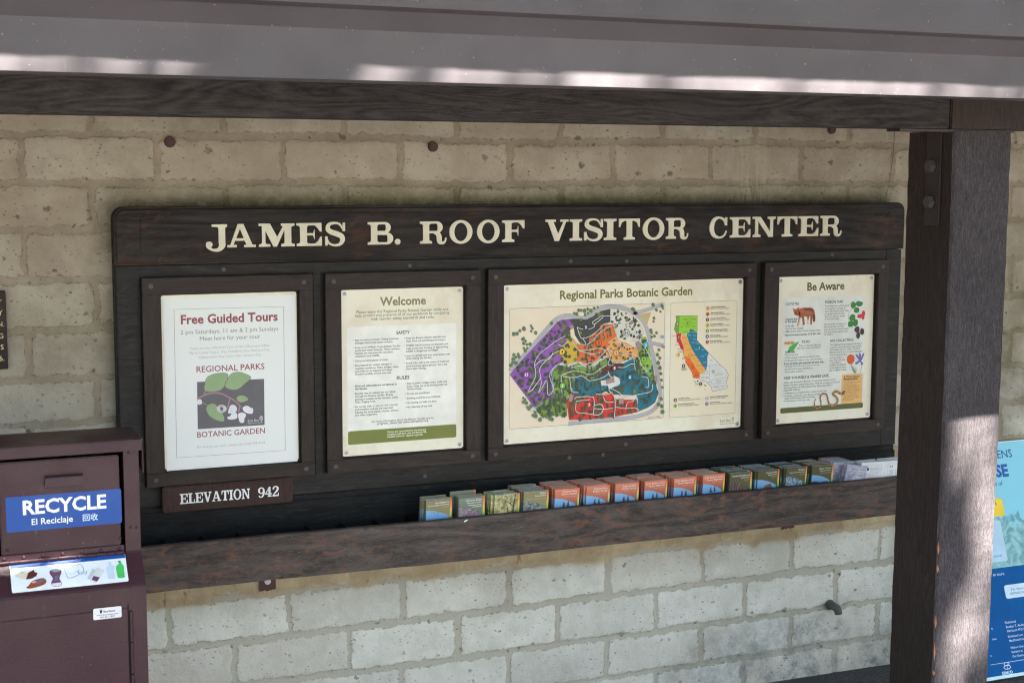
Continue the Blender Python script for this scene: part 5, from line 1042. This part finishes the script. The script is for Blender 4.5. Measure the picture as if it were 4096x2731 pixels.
# ------------------------------------------------------------------ recycling bin
def recycling_bin():
    e = empty('recycling_bin', (-1.57, -.6, -1.04), 'maroon metal recycling bin with a blue RECYCLE label on its hinged flap', 'bin')
    XL, XR = -1.785, -1.3675; FY_, LY = -.79, -.862; m = MB()
    # body as side profile
    op = (-1.728, -1.407, -.058, .222)   # flap opening x0,x1,z0,z1
    for x0, x1 in ((XL, op[0]), (op[1], XR)): m.prism_x([(-.24, -1.03), (LY, -1.03), (LY, -.128), (LY+.004, -.122), (FY_-.004, -.054), (FY_, -.048), (FY_, .24), (-.595, .24), (-.24, .10)], x0, x1, BINM)
    x0, x1 = op[0]+.0002, op[1]-.0002
    m.prism_x([(-.241, -1.03), (LY+.0004, -1.03), (LY+.0004, -.128), (LY+.0044, -.122), (FY_-.0036, -.054), (FY_+.0004, -.058), (FY_+.03, -.06), (-.4, -.06), (-.4, .2), (-.241, .1)], x0, x1, BINM)
    m.build('body', e)
    m = MB(); m.prism_x([(-.806, .247), (-.8045, .2515), (-.594, .2505), (-.22, .118), (-.22, .10), (-.59, .243), (-.798, .243), (-.798, .222), (-.806, .222)], XL-.009, XR+.010, BINM); m.box(XR+.0072, XR+.010, -.806, -.60, .162, .2505, BINM, .0008); m.build('hood', e)
    # flap, tilted a little back at the top
    m = MB(); m.box(op[0]+.010, op[1]-.011, -.787, -.777, -.032, .210, BINM, .003); f = m.build('flap', e)
    m = MB(); hz = U(330, 1893, -.79)[1]; hx0, hx1 = U(178, 1900, -.79)[0], U(331, 1890, -.79)[0]; m.prism_x([(-.788, hz), (-.806, hz-.001), (-.8075, hz-.004), (-.8075, hz-.027), (-.8055, hz-.028), (-.8050, hz-.005), (-.788, hz-.003)], hx0, hx1, BINM); m.build('handle', f)
    m = MB(); m.box(op[0]+.004, op[1]-.004, -.7905, -.7835, -.048, -.031, BINM, .001); n = 13; w_ = (op[1]-op[0]-.008)/n
    for k in range(n):
        xa = op[0]+.004+w_*k; m.cyl((xa+w_/2, -.7945, -.0495), (1, 0, 0), .0052, w_-.0012, BINM, 14)
        if k % 2 == 0: m.dome((xa+w_/2, -.7905, -.040), (0, -1, 0), .0055, .0035, BINM, 10)
    m.build('hinge', e)
    # labels
    BL = metal_paint('blue_label', (.07, .29, .60), .4, 400, .0003, 0, .4, .04); LB = paint((235, 240, 245), .4)
    Z = zc(0, 1690, 2.852, -.7873); a = Art((0, -.7873, 0), conv=Z); q = [Z(76, 1255), Z(1392, 1143), Z(1385, 755), Z(72, 848)]
    zl = (q[0][1]+q[1][1])/2; zh = (q[2][1]+q[3][1])/2; a.rrect(q[0][0], zl, q[1][0], zh, .005, BL); a.up(2)
    a.text('RECYCLE', (262, 1047), (1214, 968), LB, .03); a.text('El Reciclaje', (362, 1162), (833, 1127), LB, .012); a.text('回收', (945, 1115), (1118, 1102), paint((200, 220, 245), .4), .012)
    a.build('recycle_label', f)
    # sloping face label, laid on the slope plane
    p0, p1 = Vector((0, FY_-.004, -.054)), Vector((0, LY+.004, -.122)); uz = (p0-p1).normalized(); nrm = Vector((0, -uz.z, uz.y)); nrm = nrm if nrm.y < 0 else -nrm
    def conv(px, py):
        d = fw+(px-2048)/FPX*rt-(py-1365.5)/FPX*up; t = (p1-CP).dot(nrm)/d.dot(nrm); P = CP+d*t; return P.x, (P-p1).dot(uz)
    s_ = 3.92; c = lambda x, y: conv(x/s_, 2170+y/s_); a = Art(p1, (1, 0, 0), uz, nrm, conv=c); a.STEP = .00015; a.lay = 1
    qa = [c(185, 803), c(2018, 590), c(1955, 148), c(155, 345)]; xl, xr = (qa[0][0]+qa[3][0])/2, (qa[1][0]+qa[2][0])/2; zl, zh = (qa[0][1]+qa[1][1])/2, (qa[2][1]+qa[3][1])/2
    zm = (c(160, 420)[1]+c(1960, 225)[1])/2; a.rrect(xl, zl, xr, zh, .004, paint((232, 240, 246), .35)); a.up(); a.flat([(xl+.0005, zm), (xr-.0005, zm), (xr-.0005, zh-.004), (xr-.004, zh-.0003), (xl+.004, zh-.0003), (xl+.0005, zh-.004)], BL)
    a.up(); G1 = paint((150, 165, 185)); G2 = paint((96, 108, 130)); BR = paint((150, 75, 40)); BRD = paint((92, 40, 34)); GN = paint((70, 195, 95)); CLR = paint((196, 216, 228))
    a.poly([(225, 512), (340, 450), (440, 470), (430, 520), (405, 575), (300, 550)], paint((220, 215, 190))); a.poly([(310, 480), (345, 447), (380, 470)], paint((210, 180, 70))); a.poly([(405, 575), (440, 470), (530, 420), (545, 460), (588, 470), (570, 520), (500, 560)], BRD)
    a.up(); a.poly([(412, 690), (440, 680), (510, 600), (640, 555), (700, 560), (728, 600), (700, 650), (560, 700), (440, 718)], BR, sm=3); a.up(); a.poly([(520, 620), (680, 565), (715, 580), (600, 640)], G2); a.disc(432, 700, .0024, BRD, 10); a.poly([(495, 615), (560, 600), (570, 620), (520, 635)], paint((225, 200, 200)))
    a.poly([(780, 440), (860, 415), (945, 425), (962, 470), (930, 560), (968, 620), (965, 670), (890, 685), (812, 670), (805, 610), (830, 560), (782, 490)], paint((110, 70, 95)), sm=2); a.up(); a.poly([(800, 440), (860, 420), (940, 430), (930, 450), (850, 462)], G1); a.poly([(860, 520), (925, 500), (905, 600), (850, 600)], G2); a.poly([(812, 640), (960, 620), (965, 665), (890, 682), (815, 668)], paint((225, 215, 225))); a.disc(832, 545, .002, paint((190, 40, 60)), 8)
    a.lay -= 1; a.line([(1005, 410), (1230, 335), (1270, 340), (1310, 400), (1300, 470), (1150, 540), (1080, 555), (1060, 545)], .0012, G2, closed=True); a.line([(1040, 430), (1220, 365), (1250, 430), (1100, 500)], .0008, G1, closed=True)
    for k in range(16): a.poly([(1200+rs_(k)*60+k*9, 440+(k*29 % 70)), (1235+k*9, 420+(k*17 % 60)), (1225+k*8, 470+(k*23 % 50))], G1 if k % 2 else CLR); a.lay += .1
    a.up(); a.poly([(1365, 560), (1450, 415), (1520, 430), (1440, 590)], paint((190, 200, 205))); a.up(); a.poly([(1410, 600), (1520, 395), (1638, 435), (1505, 635)], paint((212, 218, 216))); a.up(); a.poly([(1435, 580), (1468, 520), (1568, 545), (1520, 610)], paint((100, 60, 95)))
    for cx_, cy_, mm, cap in ((1735, 440, CLR, CLR), (1888, 425, GN, paint((40, 140, 70)))):
        a.poly([(cx_-20, cy_-115), (cx_+12, cy_-118), (cx_+18, cy_-95), (cx_+52, cy_-60), (cx_+55, cy_+20), (cx_+70, cy_+100), (cx_+50, cy_+125), (cx_-30, cy_+128), (cx_-45, cy_+100), (cx_-65, cy_), (cx_-68, cy_-50), (cx_-30, cy_-90)], mm, sm=2); a.up(); a.poly([(cx_-38, cy_-138), (cx_+4, cy_-142), (cx_+6, cy_-118), (cx_-35, cy_-112)], cap)
    a.build('picture_label', e)
    # lower door with dark gap strip, hinge and maker plate
    LYf = LY-.0005; dx1 = -1.417; m = MB(); m.box(XL+.02, dx1, LY-.0035, LY-.0005, -.98, U(340, 2443, LY)[1]-.004, BINM, .001); d = m.build('door', e)
    m = MB(); zt = U(495, 2415, LY)[1]; m.box(dx1+.0005, dx1+.0035, LY-.0012, LY-.0002, -.98, zt, BLACK); m.build('door_gap_strip', e)  # solid black strip painted in for the shade of the door gap
    m = MB()
    for k in range(8): m.cyl((dx1+.0085, LY-.0035, zt-.02-.085*k-.04), (0, 0, 1), .0045, .082, BINM, 12)
    m.build('door_hinge', e)
    s3 = 3.92; y3 = LY-.0037; Z3 = zc(0, 2170, s3, y3); a = Art((0, y3, 0), conv=Z3); a.STEP = .00015; q = [Z3(1465, 1208), Z3(1908, 1165), Z3(1905, 985), Z3(1462, 1035)]
    a.rrect(q[0][0], (q[0][1]+q[1][1])/2, q[1][0], (q[2][1]+q[3][1])/2, .0035, paint((222, 222, 228), .35)); a.up(); a.text('BearSaver', (1622, 1092), (1812, 1070), BLACK, .02); a.text('www.bearsaver.com', (1512, 1148), (1858, 1115), INK, .01); a.text('800-851-3887', (1570, 1178), (1802, 1158), INK, .01)
    a.poly([(1562, 1062), (1590, 1052), (1604, 1065), (1590, 1105), (1577, 1108)], BLACK, sm=2)
    for k in range(5): a.disc(1564+k*11, 1050-4*(2-abs(k-2))*.8, .00065, BLACK, 7)
    a.disc(1490, 1116, .0014, STEEL, 10); a.disc(1881, 1070, .0014, STEEL, 10); a.build('maker_plate', d)
    m = MB()
    for px, py, y in ((514, 1808, FY_), (521, 2108, FY_), (545, 2107, FY_), (481, 2152, FY_), (30, 2201, FY_)): x, z = U(px, py, y); m.dome((x, y-.0002, z), (0, -1, 0), .004, .0025, BINM, 10)
    m.build('rivets', e)
recycling_bin()

# ------------------------------------------------------------------ blue poster leaning against the wall on the right
def poster():
    B0 = Vector((0, -.274, -1.03)); T0y, T0z = .05, None
    # plane through the bottom edge, leaning back to touch the wall
    top = Vector((0, .05, -.14)); uz = (top-B0).normalized(); N = Vector((0, -uz.z, uz.y)); N = N if N.y < 0 else -N
    def conv(px, py):
        d = fw+(px-2048)/FPX*rt-(py-1365.5)/FPX*up; t = (B0-CP).dot(N)/d.dot(N); P = CP+d*t; return P.x, (P-B0).dot(uz)
    hb = conv(4040, 2708)[1]; ht = conv(4040, 1762)[1]; x0, x1 = 1.86, 2.44
    e = empty('poster_board', (1.97, -.2, -1.03), 'pale and dark blue garden tour poster board leaning on the wall behind the post', 'poster')
    m = MB(); vs = []
    for dn in (0, -.006):
        for x, h in ((x0, hb), (x1, hb), (x1, ht), (x0, ht)): vs.append(Vector((x, 0, 0))+B0+uz*h+N*dn)
    WHB = paint((195, 232, 236), .4); m.add(vs, [(0, 1, 2, 3), (7, 6, 5, 4), (0, 4, 5, 1), (1, 5, 6, 2), (2, 6, 7, 3), (3, 7, 4, 0)], WHB); m.build('board', e)
    s1 = 1.386; c = lambda x, y: conv(3500+x/s1, 1600+y/s1); a = Art(B0, (1, 0, 0), uz, N, conv=c); a.lay = 1
    SKYP = NT('poster_sky', .35, .4); g = SKYP.n('ShaderNodeSeparateXYZ'); SKYP.l(SKYP.coord(), g.inputs[0]); nn = SKYP.noise(SKYP.coord(), 14, 5, .7, 1.2)
    zf = SKYP.math('ADD', SKYP.mr(g.outputs[2], .45, .75, 0, 1, False), SKYP.math('MULTIPLY', SKYP.math('SUBTRACT', nn, .5), .9))
    SKYP.col(SKYP.mix(SKYP.mr(zf, .35, .5), SKYP.mix(SKYP.mr(nn, .4, .6), L((.38, .60, .62)), L((.58, .77, .76))), L((.52, .80, .86)))); BLUE = paint((0, 84, 146), .5, .1); NAVY = paint((25, 82, 130), .4); YEL = paint((240, 205, 20), .4); PALE = paint((178, 208, 224), .4)
    zmid = c(740, 922)[1]; zb = c(740, 1538)[1]-.0; a.flat([(x0+.002, zmid), (x1-.002, zmid), (x1-.002, ht-.004), (x0+.002, ht-.004)], SKYP.m); zlow = hb+.013; a.up(); a.flat([(x0+.002, zlow), (x1-.002, zlow), (x1-.002, zmid), (x0+.002, zmid)], BLUE)
    a.up(); xs0, zs0 = c(640, 1462); a.line([c_ for c_ in [(640, 1466), (826, 1436)]], .002, PALE); a.text('ENS', (680, 322), (762, 314), NAVY, .01); a.text('SE', (672, 425), (743, 417), paint((10, 82, 160)), .045); a.text('s of', (669, 476), (708, 470), NAVY, .01)
    x_, z_ = c(722, 640); xt, zt = c(715, 540); a.rrect(x_-.06, z_, x_, zt, .012, YEL); xq, zq = c(742, 888); xq2, zq2 = c(700, 662); a.rrect(xq-.13, zq, xq-.004, zq2, .010, PALE); a.up(); a.text('6', (666, 582), None, NAVY, 0, .022, raw=False); a.text('more!', (661, 872), (706, 866), paint((50, 90, 140)), 0)
    a.text('en tours.', (654, 973), (719, 968), PALE, .01); xw, zw = c(730, 1100); xw2, zw2 = c(720, 1025); a.rrect(xw-.002, zw, xw+.19, zw2, .010, paint((200, 222, 236), .4)); a.up(); a.text('For more', (756, 1054), (824, 1047), NAVY, .0); a.text('ebmud.co', (750, 1076), (826, 1068), NAVY, 0)
    LBt = paint((190, 215, 235), .4)
    for t, x, y, x2 in (('Richmond', 721, 1237, 781), ('Booker T. Anders', 727, 1260, 834), ('960 South 47th S', 732, 1283, 829), ('Richmond Low', 738, 1313, 822), ('MacDonald Av', 745, 1336, 828), ('Walnut Cree', 752, 1375, 824), ('Gardens at', 757, 1399, 819), ('Our Garde', 763, 1423, 824)): a.text(t, (x, y), (x2, y-(x2-x)*.10), LBt, .01)
    for t, x, y in (('d.', 645, 1270), ('Ave.', 651, 1330), ('e.', 640, 1420)): a.text(t, (x, y), None, LBt, 0, .013)
    a.text('EBMUD', (706, 1520), (765, 1512), LBt, .03)
    cx, cz = c(733, 1480); a.line([(732, 1456), (733, 1490)], .002, LBt)
    c0 = a.conv; a.conv = lambda u, v: (u, v)
    for dz, rx, rz in ((.014, .0125, .0062), (.001, .017, .0072)):
        a.line([(cx+rx*math.cos(t*.45), cz+dz+rz*math.sin(t*.45)) for t in range(14)], .0028, LBt, closed=True); a.up()
    a.conv = c0; a.build('print', e)
poster()

# ------------------------------------------------------------------ small things on the wall
def wall_bits():
    y = WY-.006
    e = empty('memorial_plaque', (-1.72, y, .4), 'brown wooden plaque with cream capitals at the left edge of the wall', 'plaque')
    x1 = U(28, 1320, y-.02)[0]; z1 = U(26, 1163, y-.02)[1]; z0 = U(36, 1476, y-.02)[1]; m = MB(); m.box(x1-.42, x1, y-.02, y+.004, z0, z1, wood('plaque_brown', (.20, .165, .16), (.27, .225, .215), 'X', 1.4, bump=.0004), .002); m.build('board', e)
    c = lambda x, yy: U(x/4.6, 1140+yy/4.6, y-.0203); a = Art((0, y-.0203, 0), conv=c); a.lay = 2; CR = paint((232, 218, 160))
    for t, xr, yb, h in (('+', 32, 330, .022), ('Y', 52, 553, .0205), ('N.', 78, 760, .0195), ('G', 62, 978, .0205), ('S', 70, 1185, .0205), ('6.', 82, 1392, .022)): q = c(xr, yb); a.text(t, (q[0], q[1]), None, CR, .0, h*1.1, 'R', raw=True)
    a.build('lettering', e)
    for (px, py), wh in zip(((680, 568), (1732, 587), (3327, 518)), ('above the word JAMES', 'above the word ROOF', 'just below the beam near the post')):
        x, z = U(px, py, y); m = MB(); m.cyl((x, y-.001, z), (0, -1, 0), .0185, .010, RED_BOLT, 22, r2=.017, bev=.002); m.cyl((x, y-.0065, z), (0, -1, 0), .0125, .003, RED_BOLT, 16, bev=.001)
        o = m.build('wall_bolt', None, (x, y, z)); tag(o, 'dark red round bolt head in the wall '+wh, 'bolt', 'red bolt heads in the wall')
    for px, wh in ((1069, 'left part of the shelf'), (3150, 'right part of the shelf')):
        py = 2345 if px < 2000 else 2100; x, z = U(px, py, y); zt = U(px, 2255 if px < 2000 else 2060, y)[1]
        m = MB(); wb = .028; rs = random.Random(px); pts = [(x-wb, zt), (x+wb, zt)]+[(x+wb-2*wb*k/10, z-.012+rs.uniform(-.003, .003)) for k in range(11)]
        b = bmesh.new(); f = b.faces.new([b.verts.new((p[0], y-.001, p[1])) for p in pts]); g = bmesh.ops.extrude_face_region(b, geom=[f]); bmesh.ops.translate(b, verts=[v for v in g['geom'] if isinstance(v, bmesh.types.BMVert)], vec=(0, -.004, 0)); m.bm(b, RED_BOLT)
        if px < 2000: xx, zz = U(1069, 2322, y); m.cyl((xx, y-.0065, zz), (0, -1, 0), .011, .003, STEEL, 20, bev=.001); m.cyl((xx, y-.009, zz), (0, -1, 0), .006, .004, STEEL, 14)
        o = m.build('wall_bracket', None, (x, y, z)); tag(o, 'rusty red plate on the wall under the '+wh, 'bracket', 'rust red plates under the shelf')
    # bent pipe end
    x, z = U(3318, 2428, y); m = MB(); PM = metal_paint('dark_pipe', (.33, .335, .315), .7, 60, .004)
    m.tube([(x, y+.03, z+.012), (x+.002, y-.02, z+.012), (x+.008, y-.04, z+.006), (x+.010, y-.044, z-.004), (x+.011, y-.046, z-.016)], [.015, .016, .0165, .0155, .0145], PM, 16); m.cyl((x, y-.003, z+.012), (0, -1, 0), .021, .010, PM, 11, bev=.003)
    o = m.build('drain_pipe', None, (x, y, z)); tag(o, 'short dark bent pipe end sticking out low on the wall near the post', 'pipe')
    # thin cable from beam to board
    m = MB(); pts = [(3578, 525), (3574, 600), (3565, 680), (3556, 740), (3546, 780), (3543, 806)]; m.tube([(U(px, py, y-.004)[0], y-.004, U(px, py, y-.004)[1]) for px, py in pts], .0013, paint((92, 100, 70)), 6)
    o = m.build('cable', None, (U(3560, 650, y)[0], y, .95)); tag(o, 'thin green cable running down the wall to the top of the board', 'cable')
wall_bits()
